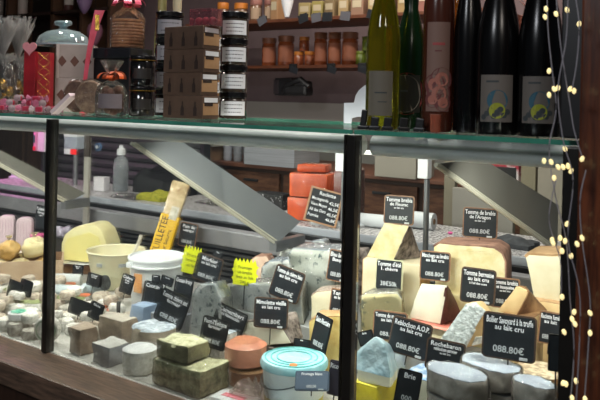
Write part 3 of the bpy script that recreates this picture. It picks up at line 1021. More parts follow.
# cookie stack in cellophane with pink bow
CY = 1.66
cz = ZG + TZ + .0008
p = G(126, CY)
t = thing('cookie_bag', 'cellophane bag with a stack of brown biscuits and a pink bow', 'biscuits', (p.x, CY, cz), 0)
COOK = M('biscuit_brown', 'c89468', 'a87048', 60, rough=.8, bump=.5)
for i in range(9):
    prof = [(0, 0), (.050, 0), (.0525, .0035), (.051, .0085), (.047, .0095), (0, .0098)]
    link('biscuit', LA(prof, 30, (random.uniform(-.002, .002), random.uniform(-.002, .002), .002 + i * .0102)), COOK, t, True)
link('cellophane', LA([(0, 0), (.055, 0), (.0555, .004), (.0555, .098), (.045, .115), (.018, .135), (.012, .14), (.02, .155), (.04, .19), (.036, .19), (.01, .145), (0, .142)], 24), CELLO2, t, True)
PINK = M('pink_ribbon', 'e0607a', 'c84864', 30, rough=.4)
def bow(t, c, s, m, n=6, seed=1):
    rnd = random.Random(seed)
    bm = bmesh.new()
    for i in range(n):
        a = 2 * math.pi * i / n + rnd.uniform(-.2, .2)
        pts = []
        e = rnd.uniform(.3, 1.0)
        for q in range(9):
            u = q / 8 * math.pi
            r_ = s * math.sin(u / 1) * 1.0
            pts.append(Vector(c) + Vector((math.cos(a) * s * (1 - math.cos(u)) * .5, math.sin(a) * s * (1 - math.cos(u)) * .5, s * .55 * math.sin(u) * e)))
        prev = None
        for q, pt in enumerate(pts):
            off = Vector((-math.sin(a), math.cos(a), 0)) * s * .22
            cur = (bm.verts.new(pt - off), bm.verts.new(pt + off), bm.verts.new(pt + off + Vector((0, 0, .0008))), bm.verts.new(pt - off + Vector((0, 0, .0008))))
            if prev:
                for kk in range(4):
                    bm.faces.new((prev[kk], prev[(kk + 1) % 4], cur[(kk + 1) % 4], cur[kk]))
            prev = cur
    box(bm, c, (s * .3, s * .3, s * .25))
    return link('bow', bm, m, t, False)
bow(t, (0, 0, .140), .055, PINK, 7, 3)
# bag with orange ribbon
p = G(111, 1.40)
t = thing('chocolate_bag', 'clear bag of dark chocolates tied with an orange ribbon', 'sweets', (p.x, 1.40, ZG))
CH = M('dark_chocolate', '5c4034', '7a5848', 40, rough=.5, bump=.4)
rnd = random.Random(4)
for i in range(22):
    bm = bmesh.new(); bmesh.ops.create_icosphere(bm, subdivisions=2, radius=.0145)
    a = i * 2.4
    rr = .009 + .018 * ((i * .618) % 1)
    for v in bm.verts:
        v.co += Vector((math.cos(a) * rr, math.sin(a) * rr * .8, .016 + .060 * (i / 22)))
    link('chocolate', bm, CH, t, True)
link('cellophane', LA([(0, 0), (.040, 0), (.044, .01), (.044, .065), (.036, .085), (.014, .10), (.008, .105), (.016, .125), (.034, .155), (.030, .156), (.006, .11), (0, .108)], 22), CELLO2, t, True)
a = face_a(111)
link('label', arc(.0448, .022, .062, a - .85, a + .7), M('bag_label_grey', '6e6468', rough=.6), t)
bow(t, (0, 0, .104), .04, M('orange_ribbon', 'd8642c', 'c04c1c', 30, rough=.4), 6, 5)
# flat round packets leaning
def disc_pack(lb, px, Y, r, tilt, rz, m, z=0):
    p = G(px, Y)
    t = thing('round_nougat_packet', lb, 'sweets', (p.x, Y, ZG + z + .006), rot=(0, tilt, rz), group='round wrapped discs')
    prof = [(0, -.006), (r * .9, -.005), (r, 0), (r * .9, .005), (0, .006)]
    bm = LA(prof, 28)
    for v in bm.verts:
        v.co = Matrix.Rotation(rad(90), 3, 'X') @ v.co + Vector((0, 0, r + .002))
    link('disc', soften(bm, 0, 0, .001, 60), m, t, True)
    bm = LA([(0, -.008), (r * .96, -.007), (r * 1.06, 0), (r * .96, .007), (0, .008)], 28)
    for v in bm.verts:
        v.co = Matrix.Rotation(rad(90), 3, 'X') @ v.co + Vector((0, 0, r * 1.05 + .002))
    link('film_wrap', soften(bm, 0, 1, .003, 70), CELLO2, t, True)
    return t
NG = M('nougat_brown', '8c6c5a', '5c4438', 40, rough=.6, bump=.4)
NG2 = M('nougat_nut', 'a88c70', '6c5040', 50, rough=.6, bump=.4)
disc_pack('round brown disc in film leaning furthest left', 71, 1.46, .049, rad(24), rad(20), NG)
disc_pack('round nutty disc in film leaning on the brown one', 83, 1.43, .049, rad(26), rad(26), NG2)
# leaning pink and white card
p = G(60, 1.42)
t = thing('leaflet_box', 'slim white and pink box leaning beside the wrapped sweets', 'box', (p.x, 1.40, ZG + .002), rot=(0, rad(52), rad(10)))
link('carton', B((0, 0, .045), (.012, .03, .09), .001), M('leaf_white', 'd0bcc0', rough=.5), t)
link('print', B((-.0066, 0, .045), (.001, .02, .06)), M('leaf_pink', 'c04868', rough=.5), t)
# wrapped candies in front
PW = M('candy_wrap_white', 'a89498', '786468', 40, .4, .6, rough=.2, coat=.8, bump=.5)
PR = M('candy_red', 'b8304c', '8c2038', 30, rough=.3, coat=.6)
cand = [(2, 1.46, 0), (14, 1.44, 0), (27, 1.46, 0), (40, 1.43, 0), (52, 1.46, 0), (8, 1.50, 0), (22, 1.52, 0), (36, 1.52, 0), (46, 1.50, 0), (12, 1.465, .018), (30, 1.47, .018), (42, 1.47, .018), (4, 1.49, .018), (19, 1.48, .033), (37, 1.48, .033)]
for i, (px, Y, dz) in enumerate(cand):
    p = G(px, Y)
    t = thing('wrapped_candy', 'small red candy in twisted clear wrap among the candy pile', 'candy', (p.x, Y, ZG + dz), rad(random.uniform(-50, 50)), 'wrapped candies at the glass edge')
    link('candy', soften(B((0, 0, .009), (.026, .017, .016)), .004), PR, t, True)
    bm = bmesh.new()
    cyl(bm, (-.019, 0, .009), (-.034, 0, .010), .003, 8, .012)
    cyl(bm, (.019, 0, .009), (.034, 0, .010), .003, 8, .012)
    box(bm, (0, 0, .009), (.038, .008, .0175), .002)
    link('wrapper', bm, PW if i % 2 else M('candy_wrap_pink', 'b06880', '904c64', 30, rough=.25, coat=.8), t, True)
# red boxes with a heart
def redbox(lb, px, Y, w, d, h, rz, m, heart):
    p = G(px, Y)
    t = thing('red_gift_box', lb, 'gift box', (p.x, Y, ZG), rz, 'red gift boxes')
    link('carton', B((0, 0, h / 2), (w, d, h), .001), m, t)
    if heart:
        hp = []
        for i in range(40):
            a = 2 * math.pi * i / 40
            hp.append((.0016 * 16 * math.sin(a) ** 3, .0016 * (13 * math.cos(a) - 5 * math.cos(2 * a) - 2 * math.cos(3 * a) - math.cos(4 * a)) + h + .012))
        link('heart', prism(hp, -d / 2 - .004, -d / 2 - .0005), M('pale_pink_heart', 'd08890', rough=.5), t)
    else:
        bm = bmesh.new()
        for i in range(7):
            z = h * (i + .5) / 7
            for s in (-1, 1):
                box(bm, (0, -d / 2 - .0005, z), (w * 1.15, .0006, .0012), 0, None) if False else None
        for i in range(6):
            z0 = h * i / 6
            for s in (1, -1):
                tube(bm, [(-s * w / 2, -d / 2 - .0006, z0), (s * w / 2, -d / 2 - .0006, z0 + h / 6)], .0006, 4)
        link('gold_lattice', bm, GOLD, t)
    return t
REDM = M('red_card', 'a01c28', '8c1620', 10, rough=.4)
redbox('plain red gift box with a pale heart on top', 31, 1.54, .042, .03, .20, rad(25), REDM, True)
redbox('red gift box with a gold lattice right of the heart box', 45, 1.53, .042, .03, .195, rad(30), REDM, False)
# cellophane bunches with gold sweets
def tuft(t, c, h, spread, n, seed, m=CELLO):
    rnd = random.Random(seed)
    bm = bmesh.new()
    for i in range(n):
        a = rnd.uniform(0, 2 * math.pi)
        s = rnd.uniform(.2, 1) * spread
        tip = Vector(c) + Vector((math.cos(a) * s, math.sin(a) * s, h * rnd.uniform(.7, 1)))
        tip2 = tip + Vector((-math.sin(a), math.cos(a), 0)) * spread * .22
        mid = (Vector(c) + tip) / 2 + Vector((0, 0, h * .12))
        c0 = Vector(c)
        th = Vector((math.cos(a), math.sin(a), 0)) * .0006
        vs = [bm.verts.new(x) for x in (c0, mid, tip, tip2, c0 + th, mid + th, tip + th, tip2 + th)]
        bm.faces.new(vs[0:4]); bm.faces.new(vs[4:8][::-1])
        for q in range(4):
            bm.faces.new((vs[q], vs[(q + 1) % 4], vs[4 + (q + 1) % 4], vs[4 + q]))
    return link('cellophane_tuft', bm, m, t)
TUFT = M('cellophane_strands', 'b4b2b0', '8a8886', 30, rough=.15, coat=.5, alpha=.32)
for i, (px, Y, lb, hh) in enumerate(((2, 1.58, 'cellophane gift bag with silver tuft at the left edge', .075), (17, 1.68, 'cellophane gift bag with gold sweets left of the red boxes', .08))):
    p = G(px, Y)
    t = thing('gift_bag', lb, 'gift bag', (p.x, Y, ZG), 0, 'cellophane gift bags')
    t.scale = (1.1, 1, 1.5)
    link('bag', LA([(0, 0), (.042, 0), (.048, .02), (.046, .07), (.03, .105), (.010, .125), (0, .125)], 18), CELLO, t, True)
    for q in range(9):
        bm = bmesh.new(); bmesh.ops.create_icosphere(bm, subdivisions=2, radius=.0145)
        a = q * 2.4
        for v in bm.verts: v.co += Vector((math.cos(a) * .022, math.sin(a) * .022, .018 + q * .0085))
        link('sweet', bm, GOLD if q % 2 else M('dark_wrapped_sweet', '4a4038', rough=.3, metal=.5), t, True)
    tuft(t, (0, 0, .123), hh + .03, .06, 60, 11 + i, TUFT)
    tuft(t, (.01, 0, .10), hh * .5, .05, 26, 21 + i, TUFT)
# grey boxes with brown diamonds
GB = M('grey_gift_card', '9a8e88', '8e827c', 14, rough=.6)
DI = M('brown_diamond', '5a382c', rough=.6)
k = dep(66, 1.62)
for i in range(2):
    p = G(66, 1.60)
    h_ = .113
    t = thing('diamond_gift_box', 'grey gift box with brown diamonds, %s of two' % ['lower', 'upper'][i], 'gift box', (p.x, 1.64, ZG + i * (h_ + .0006)), rad(42), 'diamond gift boxes')
    link('carton', B((0, 0, h_ / 2), (.125, .08, h_), .0015), GB, t)
    for u in (-.33, .0, .33):
        s = .019
        link('diamond', prism([(u * .125 - s * .8, h_ / 2), (u * .125, h_ / 2 - s), (u * .125 + s * .8, h_ / 2), (u * .125, h_ / 2 + s)], -.0408, -.0402), DI, t)
    link('ribbon', B((.045 - i * .1, 0, h_ / 2), (.008, .0816, h_ + .0008)), M('pale_ribbon', 'b4a8a0', rough=.5), t)
# glass dome
p = G(65, 1.67)
t = thing('cake_dome', 'clear glass cake dome with a knob behind the grey gift boxes', 'cake dome', (p.x - .004, 1.715 - .0, ZG + 2 * (.1136) + .0006))
t.location.y = 1.65
t.scale = (1.35, .95, 1.3)
t.location.x += .01
DG = glass_mat('dome_glass', 'c8d8dc', 3.5, .05, 0, .25, 'b8ccd0')
link('dome', LA([(.078, 0), (.082, .002), (.08, .012), (.072, .026), (.05, .038), (.02, .044), (.012, .046), (.012, .052), (.026, .056), (.028, .062), (.024, .067), (0, .069), (0, .064), (.02, .062), (.008, .054), (.008, .044), (.018, .041), (.048, .035), (.069, .024), (.076, .012)], 40), DG, t, True)
link('rim', LA([(.077, -.0), (.084, -.0), (.0845, .004), (.078, .004)], 40), M('dome_rim', 'a8bcc4', rough=.1, coat=1), t, True)
# red curled ribbon strip
p = G(88, 1.56)
t = thing('ribbon_banner', 'tall curved pink and red paper strip between boxes and biscuits', 'ribbon', (p.x + .008, 1.56, ZG), rad(38))
bm = bmesh.new()
prev = None
for i in range(15):
    u = i / 14
    z = .33 * u
    x = -.02 + .045 * u ** 2.2 - .0
    wd_ = .012 + .02 * u ** 3
    cur = [bm.verts.new((x - wd_ / 2, 0, z)), bm.verts.new((x + wd_ / 2, 0, z)), bm.verts.new((x + wd_ / 2, .0012, z)), bm.verts.new((x - wd_ / 2, .0012, z))]
    if prev:
        for q in range(4):
            bm.faces.new((prev[q], prev[(q + 1) % 4], cur[(q + 1) % 4], cur[q]))
    else:
        bm.faces.new(cur[::-1])
    prev = cur
bm.faces.new(prev)
link('strip', bm, M('strip_pink', 'd05068', 'b83040', 20, rough=.4), t)
link('print', B((.018, -.0008, .29), (.012, .0008, .05)), GOLD, t)
link('foot', B((-.02, 0, .002), (.02, .02, .004)), M('strip_foot', 'b83040', rough=.5), t)
# backdrop packs above the jars (tall thin bottles and cartons on the rear of the glass)
for i, (px, w_, c, lb, hh) in enumerate(((161, .042, '8c8658', 'pale green bottle rising behind the dark jar column', .42), (176, .036, 'b8ac90', 'cream bottle rising behind the cartons', .42))):
    p = G(px, 1.75)
    t = thing('tall_bottle', lb, 'bottle', (p.x, 1.745, ZG), 0)
    link('glass_body', LA(bottle_prof(w_ / 2 + .003, hh + .02), 24), M('tallb_' + c, c, rough=.25, coat=.5), t, True)
    link('label', arc(w_ / 2 + .0034, .22 * .5, .2, face_a(px) - 1, face_a(px) + 1), LABELM, t)
# white arched handle plate
p = G(357, 1.60)
t = thing('plastic_carrier', 'white plastic arched carrier with handle slots behind the first wine bottle', 'carrier', (p.x + .004, 1.64, ZG), rad(20))
pts = [(-.058, 0), (-.058, .052), (-.034, .053)]
for i in range(11):
    a = math.pi - i * math.pi / 10
    pts.append((.03 + .062 * math.cos(a), .055 + .052 * math.sin(a)))
pts += [(.10, .053), (.10, 0), (.055, 0), (.055, .016), (-.02, .018), (-.037, .014), (-.038, 0)]
bm = prism(pts, -.003, .003)
o = link('plate', bm, M('carrier_white', 'd4d8e0', rough=.4), t)
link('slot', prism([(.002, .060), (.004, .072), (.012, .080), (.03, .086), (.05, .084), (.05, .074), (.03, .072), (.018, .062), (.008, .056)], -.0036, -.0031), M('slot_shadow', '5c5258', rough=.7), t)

# ------------------------------------------------------------------ wine bottles
def wine(lb, px, Y, r, h, glassm, labm, lz0, lz1, foil, art=None, half=.8, amul=0, shoulder=.5, group='wine bottles'):
    p = G(px, Y)
    t = thing('wine_bottle', lb, 'wine bottle', (p.x, Y, ZG), 0, group)
    prof = [(0, .004), (r * .6, .002), (r * .92, 0), (r, .006), (r, h * shoulder), (r * .98, h * (shoulder + .06)), (r * .88, h * (shoulder + .14)), (r * .72, h * (shoulder + .22)), (r * .56, h * (shoulder + .29)), (r * .45, h * (shoulder + .34)), (.0160, h * .90), (.0145, h * .95), (.0165, h * .955), (.0165, h * .98), (0, h * .98)]
    link('glass_body', LA(prof, 40), glassm, t, True)
    link('capsule', LA([(.0155, h * .905), (.0172, h * .905), (.0160, h * .95), (.0175, h * .955), (.0175, h * .985), (0, h * .987)], 24), foil, t, True)
    a = face_a(px) + amul
    lab = link('label', arc(r + .0005, lz0, lz1, a - half, a + half, 18), labm, t)
    if art:
        art(lab, r + .0014, lz0, lz1, a, half)
    return t
def arcdisc(r, zc, rz_, a0, n=24, t_=.0004, sx=1.0):
    bm = bmesh.new()
    lo = [bm.verts.new((r * math.cos(a0 + sx * rz_ / r * math.cos(q)), r * math.sin(a0 + sx * rz_ / r * math.cos(q)), zc + rz_ * math.sin(q))) for q in [2 * math.pi * i / n for i in range(n)]]
    hi = [bm.verts.new((v.co.x * (r + t_) / r, v.co.y * (r + t_) / r, v.co.z)) for v in lo]
    bm.faces.new(lo[::-1]); bm.faces.new(hi)
    for i in range(n):
        bm.faces.new((lo[i], lo[(i + 1) % n], hi[(i + 1) % n], hi[i]))
    return bm
def art_flower(lab, r, z0, z1, a, half):
    h = z1 - z0
    teal = M('art_teal', '2c5a6c', rough=.6); yel = M('art_yellow', '9aa030', rough=.6); dk = M('art_dark', '3c4244', rough=.6)
    link('teal_ring', arcdisc(r, z0 + h * .46, h * .22, a + .05), teal, lab)
    link('yellow_flower', arcdisc(r + .0005, z0 + h * .24, h * .17, a + .05), yel, lab)
    for q in range(8):
        link('leaf', arcdisc(r + .0003, z0 + h * (.10 + .2 * ((q * .37) % 1)), h * .06, a - .55 + q * .15), dk, lab)
    link('print_line', arc(r, z1 - h * .16, z1 - h * .12, a - .45, a + .1, 6, .0003), dk, lab)
def art_rose(lab, r, z0, z1, a, half):
    h = z1 - z0
    br = M('art_maroon', '6a3838', rough=.6); pk = M('art_rose', 'a86a5c', rough=.6)
    for (u, v, s, m_) in ((.25, .36, .13, br), (-.2, .3, .12, br), (.1, .2, .14, br), (-.3, .13, .09, br), (.35, .1, .1, br)):
        link('blossom', arcdisc(r, z0 + h * v, h * s, a + u), m_, lab)
        link('blossom_core', arcdisc(r + .0005, z0 + h * v, h * s * .6, a + u), pk, lab)
    link('print_line', arc(r, z1 - h * .26, z1 - h * .23, a - .35, a + .4, 6, .0003), M('art_red', 'a04848', rough=.6), lab)
    link('print_line', arc(r, z1 - h * .33, z1 - h * .315, a - .2, a + .2, 6, .0003), br, lab)
def art_plain(lab, r, z0, z1, a, half):
    h = z1 - z0
    link('print_line', arc(r, z0 + h * .5, z0 + h * .53, a - .3, a + .4, 6, .0003), M('art_dark', '3c4244', rough=.6), lab)
    link('print_line', arc(r, z0 + h * .3, z0 + h * .32, a - .1, a + .4, 6, .0003), M('art_dark', '3c4244', rough=.6), lab)
def art_red(lab, r, z0, z1, a, half):
    h = z1 - z0
    link('red_arc', arcdisc(r - .0006, z0 + h * .5, h * .56, a, 28, .0003, .9), M('label_red', '7c2c28', rough=.6), lab)
    link('cream_panel', arcdisc(r, z0 + h * .5, h * .50, a - .1, 28, .0004, .9), M('label_cream', '8c8070', rough=.6), lab)
    link('print_line', arc(r + .0006, z0 + h * .55, z0 + h * .6, a - .35, a + .1, 6, .0003), M('art_dark', '3c4244', rough=.6), lab)
def bglass(name, c, body=.5):
    return M(name, c, rough=.06, coat=1, spec=.6)
OLIVE = M('olive_glass', '8c8c1c', rough=.05, trans=.85, ior=1.3)
GREEN = M('green_glass', '102a14', rough=.2, spec=.4)
ROSE = M('rose_glass', '4a261c', rough=.2, spec=.4)
DARK = M('dark_glass', '0a0a0b', rough=.22, spec=.35)
AMB = M('amber_glass', 'a86a14', rough=.05, trans=.8, ior=1.3)
foilc = M('cream_foil', 'a8a080', rough=.4)
WYB = 1.37
k = dep(382, WYB)
wine('olive-green wine bottle with grey label, leftmost of the row', 382, 1.37, 16.8 * k, .35, OLIVE, M('label_grey_green', '6e685c', rough=.6), .028, .028 + 44 * k, foilc, art_plain, .75, -.15)
wine('dark green wine bottle with rounded red and cream label', 409, 1.46, 15.5 * dep(409, 1.46), .31, GREEN, M('label_back', '2a2a20', rough=.6), .035, .115, foilc, art_red, .9, -.2)
wine('rose wine bottle with a tall flowered label', 437, 1.37, 15.5 * dep(437, 1.37), .37, ROSE, M('label_blush', '7e6258', rough=.6), .04, .04 + 88 * dep(437, 1.37), M('rose_foil', 'b05c4c', rough=.4), art_rose, .75, 0, .62)
wine('amber bottle peeking out between the rose and black bottles', 456, 1.52, .036, .33, AMB, M('label_amber', '6a4c20', rough=.6), .03, .10, GOLD, None, .6, -1.2)
wine('plain black wine bottle without a front label', 467, 1.385, 14 * dep(467, 1.385), .37, DARK, M('label_blackback', '141414', rough=.6), .03, .09, BLACK, None, .5, 2.6)
wine('black bottle with teal and yellow flower label, left of two', 497, 1.37, 21.5 * dep(497, 1.37), .38, DARK, M('label_greige', '6a645e', rough=.6), .024, .024 + 46 * dep(497, 1.37), BLACK, art_flower, .75, -.05, .42)
wine('black bottle with teal and yellow flower label, nearest the fairy lights', 539, 1.37, 21.5 * dep(539, 1.37), .38, DARK, M('label_greige', '6a645e', rough=.6), .024, .024 + 46 * dep(539, 1.37), BLACK, art_flower, .75, -.05, .42)
# foil-topped packs glimpsed between the bottle necks
for i, (px, lb) in enumerate(((452, 'copper foil bag behind the rose bottle neck'), (487, 'copper foil bag between the two black bottle necks'), (522, 'copper foil bag behind the two flowered bottles'))):
    p = G(px, 1.62)
    t = thing('foil_bag', lb, 'bag', (p.x, 1.68, ZG), 0, 'foil bags behind the bottles')
    CF = M('copper_foil', '9a5c48', '6c3a30', 30, rough=.25, metal=.6, bump=.8, bscale=60, bdist=.006)
    link('bag', soften(B((0, 0, .13), (.07, .05, .26)), .012, 2, .006, 40, i), CF, t, True)
    tuft(t, (0, 0, .258), .05, .04, 24, 31 + i, M('cellophane_rosy', 'd0a8a0', rough=.15, coat=1))
# black clips at the glass edge
for i, (px, Y) in enumerate(((364, 1.30), (375, 1.305), (388, 1.31), (404, 1.315), (420, 1.32))):
    p = G(px, Y)
    t = thing('price_clip', ['black clip standing at the corner of the right glass', 'second black clip from the glass corner', 'black clip below the grey wine label', 'black clip below the red wine label', 'black clip left of the copper glass'][i], 'price clip', (p.x, Y, ZG), rad(random.uniform(10, 40)), 'black clips before the bottles')
    h_ = .036 if i == 0 else .022
    link('foot', B((0, 0, .004), (.022, .016, .008), .002), BLACK, t)
    link('jaw', B((0, 0, h_ / 2 + .004), (.016 if i else .012, .006, h_), .002, Matrix.Rotation(rad(6), 3, 'Y')), BLACK, t)
p = G(437, 1.305)
t = thing('liqueur_glass', 'tiny copper-pink glass at the foot of the rose bottle', 'glass', (p.x, 1.3, ZG))
link('bowl', LA([(0, .001), (.009, .001), (.010, .004), (.011, .034), (.0095, .034), (.0085, .006), (0, .005)], 20), M('copper_glass', 'c07058', rough=.1, trans=.5, ior=1.3), t, True)
link('rim', LA([(.0095, .034), (.0112, .034), (.0112, .0355), (.0095, .0355)], 20), M('copper_rim', 'd8907c', rough=.2, metal=.6), t, True)
# ================================================================== INSIDE THE CASE
OCC = []
def occ(x, y, r):
    OCC.append((x, y, r))
def free(x, y, r):
    return all((x - a) ** 2 + (y - b) ** 2 > (r + c) ** 2 for a, b, c in OCC)
# pastes and rinds
P_YEL = M('paste_yellow', 'e0d6b0', 'cfc08e', 30, rough=.5, bump=.15, film=.25)
P_CREAM = M('paste_cream', 'ded6ba', 'd0c4a4', 14, rough=.5, bump=.2, film=.3)
P_WHITE = M('paste_white', 'e4e2d0', 'd6d4be', 14, rough=.5, bump=.2, film=.4)
P_TAN = M('paste_tan', 'd8bc8c', 'c6a676', 14, rough=.5, bump=.2, film=.2)
P_GOLD = M('paste_gold', 'd8c480', 'b89a58', 20, rough=.6, bump=.5)
P_BLUE = M('paste_blue', 'e6e8e0', 'd2d6cc', 14, rough=.45, bump=.3, vein='5c6c70', vscale=48, film=.5)
P_SPECK = M('paste_specked', 'e2d8ae', 'd8cc9c', 14, rough=.45, bump=.3, vein='8c9488', vscale=40, film=.4)
P_MOTT = M('paste_mottled', 'ecedea', 'c4c8c8', 22, rough=.4, bump=.4, vein='747c82', vscale=70, film=.8)
R_GREY = M('rind_grey', '968a84', '443c3a', 60, rough=.8, bump=.8)
R_PINKB = M('rind_pink_brown', 'a8806c', '7c5c50', 30, rough=.7, bump=.5)
R_BROWN = M('rind_brown', 'a07850', '6c4c34', 24, rough=.7, bump=.5)
R_TAN = M('rind_tan', 'c4a078', 'a88460', 24, rough=.7, bump=.4)
R_MAROON = M('rind_maroon', '6c4440', '4a2c2c', 24, rough=.6, bump=.5)
R_BLUEW = M('rind_bluewhite', 'dce4ec', '7c8a98', 50, rough=.6, bump=.6)
R_ASH = M('rind_ash', '8c8e92', '6c6c70', 18, rough=.7, bump=.5)
T_ASH = M('rind_ash_top', 'bcc4d0', '98a0ae', 10, rough=.6, bump=.4)
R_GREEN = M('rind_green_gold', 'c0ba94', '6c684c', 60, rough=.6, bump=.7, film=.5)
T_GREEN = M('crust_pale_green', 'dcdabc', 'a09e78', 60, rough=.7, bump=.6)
FOIL = M('blue_foil', 'c8e0ea', 'a0c4d6', 14, rough=.3, metal=.2, bump=1, bscale=55, bdist=.006, coat=.5)
NETFOIL = M('net_foil', 'f0f4f4', 'bcc4c2', 90, .4, .62, rough=.35, metal=.1, bump=1, bscale=120, bdist=.004, coat=.4)
PINKP = M('pink_paper', 'd88878', 'c86c60', 20, rough=.6)
W_SMALL = M('rind_white_small', 'e4e2dc', 'b0aca4', 70, rough=.7, bump=.6)
G_SMALL = M('rind_grey_small', 'b8b4ac', '7c766e', 70, rough=.7, bump=.6)
B_SMALL = M('rind_beige_small', 'd0c4b4', '8c7e70', 70, rough=.7, bump=.6)
ORTOP = M('orange_top', 'c87450', 'b05c3c', 40, rough=.6)
GRTOP = M('herb_top', '8c9468', '70784c', 60, rough=.8)

FILMED = set()
def film_over(bm, parent, seed=0, t=.0035):
    nb = bm.copy()
    nb.normal_update()
    zs = min(v.co.z for v in nb.verts)
    mv = [(v, v.normal * (t + .0035 * noise.noise(v.co * 45 + Vector((seed, 3, 1))))) for v in nb.verts]
    for v, d in mv:
        v.co += d
        v.co.z = max(v.co.z, zs)
    return link('film_wrap', nb, FILM, parent, True)
def facing(n, vec, th=.6):
    return n.dot(Vector(vec)) > th

def hexa(name, label, front, Yf, back, Yb, zb, paste, rind, rsel, cat='cheese', group=None, bev=.004, amp=.0024, cuts=2, parts=('paste', 'rind'), seed=0, t=.002, cutz=0):
    """solid between two outlines (columns/rows of the photo) standing at two real distances; y=999 means 'down to zb'"""
    def pt(p, Y):
        if p[1] >= 900:
            q = at(p[0], 330, Y); q.z = zb
        else:
            q = at(p[0], p[1], Y)
            if q.z < zb + .004:
                q.z = zb
        return q
    A = [pt(p, Yf) for p in front]
    C = [pt(p, Yb) for p in back]
    n = len(A)
    base = sum(A + C, Vector()) / (2 * n)
    base.z = zb
    bm = bmesh.new()
    a = [bm.verts.new(p - base) for p in A]
    c = [bm.verts.new(p - base) for p in C]
    bm.faces.new(a); bm.faces.new(c[::-1])
    for i in range(n):
        bm.faces.new((a[i], c[i], c[(i + 1) % n], a[(i + 1) % n]))
    bmesh.ops.recalc_face_normals(bm, faces=bm.faces)
    soften(bm, bev, cuts, amp, 28, seed)
    if cutz:
        bmesh.ops.bisect_plane(bm, geom=list(bm.verts) + list(bm.edges) + list(bm.faces), plane_co=(0, 0, cutz), plane_no=(0, 0, 1))
    bm.normal_update()
    r = max((p - base).to_2d().length for p in A + C)
    occ(base.x, base.y, r * .8)
    base = base + Vector((0, 0, .0006))
    zt = max(p.z for p in A)
    if not rind:
        o = tag(link(name, bm, paste, None, True), label, cat, group)
        o.location = base
        return zt
    tt = thing(name, label, cat, base, 0, group)
    sh = shell(bm, rsel, t)
    if paste in (P_MOTT, P_BLUE, P_SPECK, R_ASH):
        film_over(bm, tt, seed)
    link(parts[0], bm, paste, tt, True)
    link(parts[1], sh, rind, tt, True)
    return zt

def block(name, label, x0, x1, ytop, Y, zb, D, paste, rind=None, rsel=None, rz=0, ztop=None, cat='cheese', group=None, bev=.006, amp=.0032, cuts=2, parts=('paste', 'rind'), W=None, t=.002):
    """a block whose front face stands at Y; x0..x1 is its whole visible width"""
    px = (x0 + x1) / 2
    k = dep(px, Y)
    th = view_yaw(px) - rz
    if W is None:
        W = max(.03, ((x1 - x0) * k - D * abs(math.sin(th))) / math.cos(th))
    c = at(px, ytop, Y)
    zt = c.z if ztop is None else ztop
    H = zt - zb
    nrm = Vector((math.sin(rz), -math.cos(rz), 0))
    p = at(px, ytop, Y + D / 2)
    loc = Vector((p.x, Y + D / 2, zb + .0006))
    H -= .0008
    bm = B((0, 0, H / 2), (W, D, H))
    soften(bm, bev, cuts, amp, 26, px)
    occ(loc.x, loc.y, max(W, D) * .5)
    if not rind:
        o = tag(link(name, bm, paste, None, True), label, cat, group)
        o.location = loc; o.rotation_euler = (0, 0, rz)
        return zt
    tt = thing(name, label, cat, loc, rz, group)
    sh = shell(bm, rsel, t)
    link(parts[0], bm, paste, tt, True)
    link(parts[1], sh, rind, tt, True)
    return zt

def wheel(name, label, px, Y, w_px, zb, H, side, top, cat='cheese', group=None, tilt=0, amp=.002, sector_=None, rz=0, bev=.006, r=None, parts=('body', 'crust')):
    k = dep(px, Y)
    r = r or w_px * k / 2
    H -= .001
    p = at(px, 200, Y)
    loc = Vector((p.x, Y, zb + .0006))
    if sector_:
        bm = sector(r, rad(sector_), H, 18, rad(180))
        soften(bm, bev, 1, amp, 26, px)
    else:
        bm = LA([(0, 0), (r - bev, 0), (r - .001, bev * .6), (r, H * .5), (r - .001, H - bev * .6), (r - bev, H), (r * .6, H), (r * .3, H), (0, H)], 36)
        soften(bm, 0, 0, amp, 26, px)
    occ(loc.x, loc.y, r)
    t = thing(name, label, cat, loc, rz, group)
    if tilt:
        t.rotation_euler = (tilt, 0, rz)
    sh = shell(bm, lambda f: f.normal.z > .7, .0012)
    link(parts[0], bm, side, t, True)
    link(parts[1], sh, top, t, True)
    return zb + H

TOP = lambda f: f.normal.z > .6
RIGHT = lambda f: f.normal.x > .6
TOPR = lambda f: f.normal.z > .55 or f.normal.x > .6
TOPB = lambda f: abs(f.normal.z) > .6
LR = lambda f: abs(f.normal.x) > .6
NOTFRONT = lambda f: f.normal.y > -.5

def rect(x0, y0, x1, y1, x2=None, x3=None, yb=999):
    return [(x0, y0), (x1, y1), (x1 if x2 is None else x2, yb), (x0 if x3 is None else x3, yb)]

# ---- right side, back rows
zt2 = block('cheese_block', 'cream cheese block under the tall yellow wedge', 362, 432, 263, 1.82, STEP, .12, P_CREAM, R_TAN, LR, rz=rad(12))
hexa('cheese_wedge', 'tall leaning yellow wedge with grey rind under the topmost price tag',
     [(384, 223), (409, 226), (393, 265), (366, 262)], 1.835, [(396, 224), (411, 229), (421, 262), (400, 262)], 1.93, zt2, P_YEL, R_GREY, lambda f: f.normal.x > .35, seed=2)
hexa('cheese_wedge', 'large yellow cheese half with pinkish brown rind between two dark tags',
     [(434, 247), (440, 244), (494, 248), (502, 254), (505, 262), (505, 999), (436, 999)], 1.80, [(444, 240), (448, 238), (500, 241), (508, 246), (510, 254), (510, 999), (446, 999)], 1.98, STEP, P_YEL, R_PINKB, lambda f: f.normal.y > -.5 and f.normal.z > -.2 and (f.normal.z > .3 or f.normal.x > .3), seed=3, t=.004)
zt12 = block('cheese_block', 'tan cheese block below the beige cheese by the fairy lights', 527, 590, 304, 1.70, STEP, .14, P_TAN, R_TAN, TOP, rz=0)
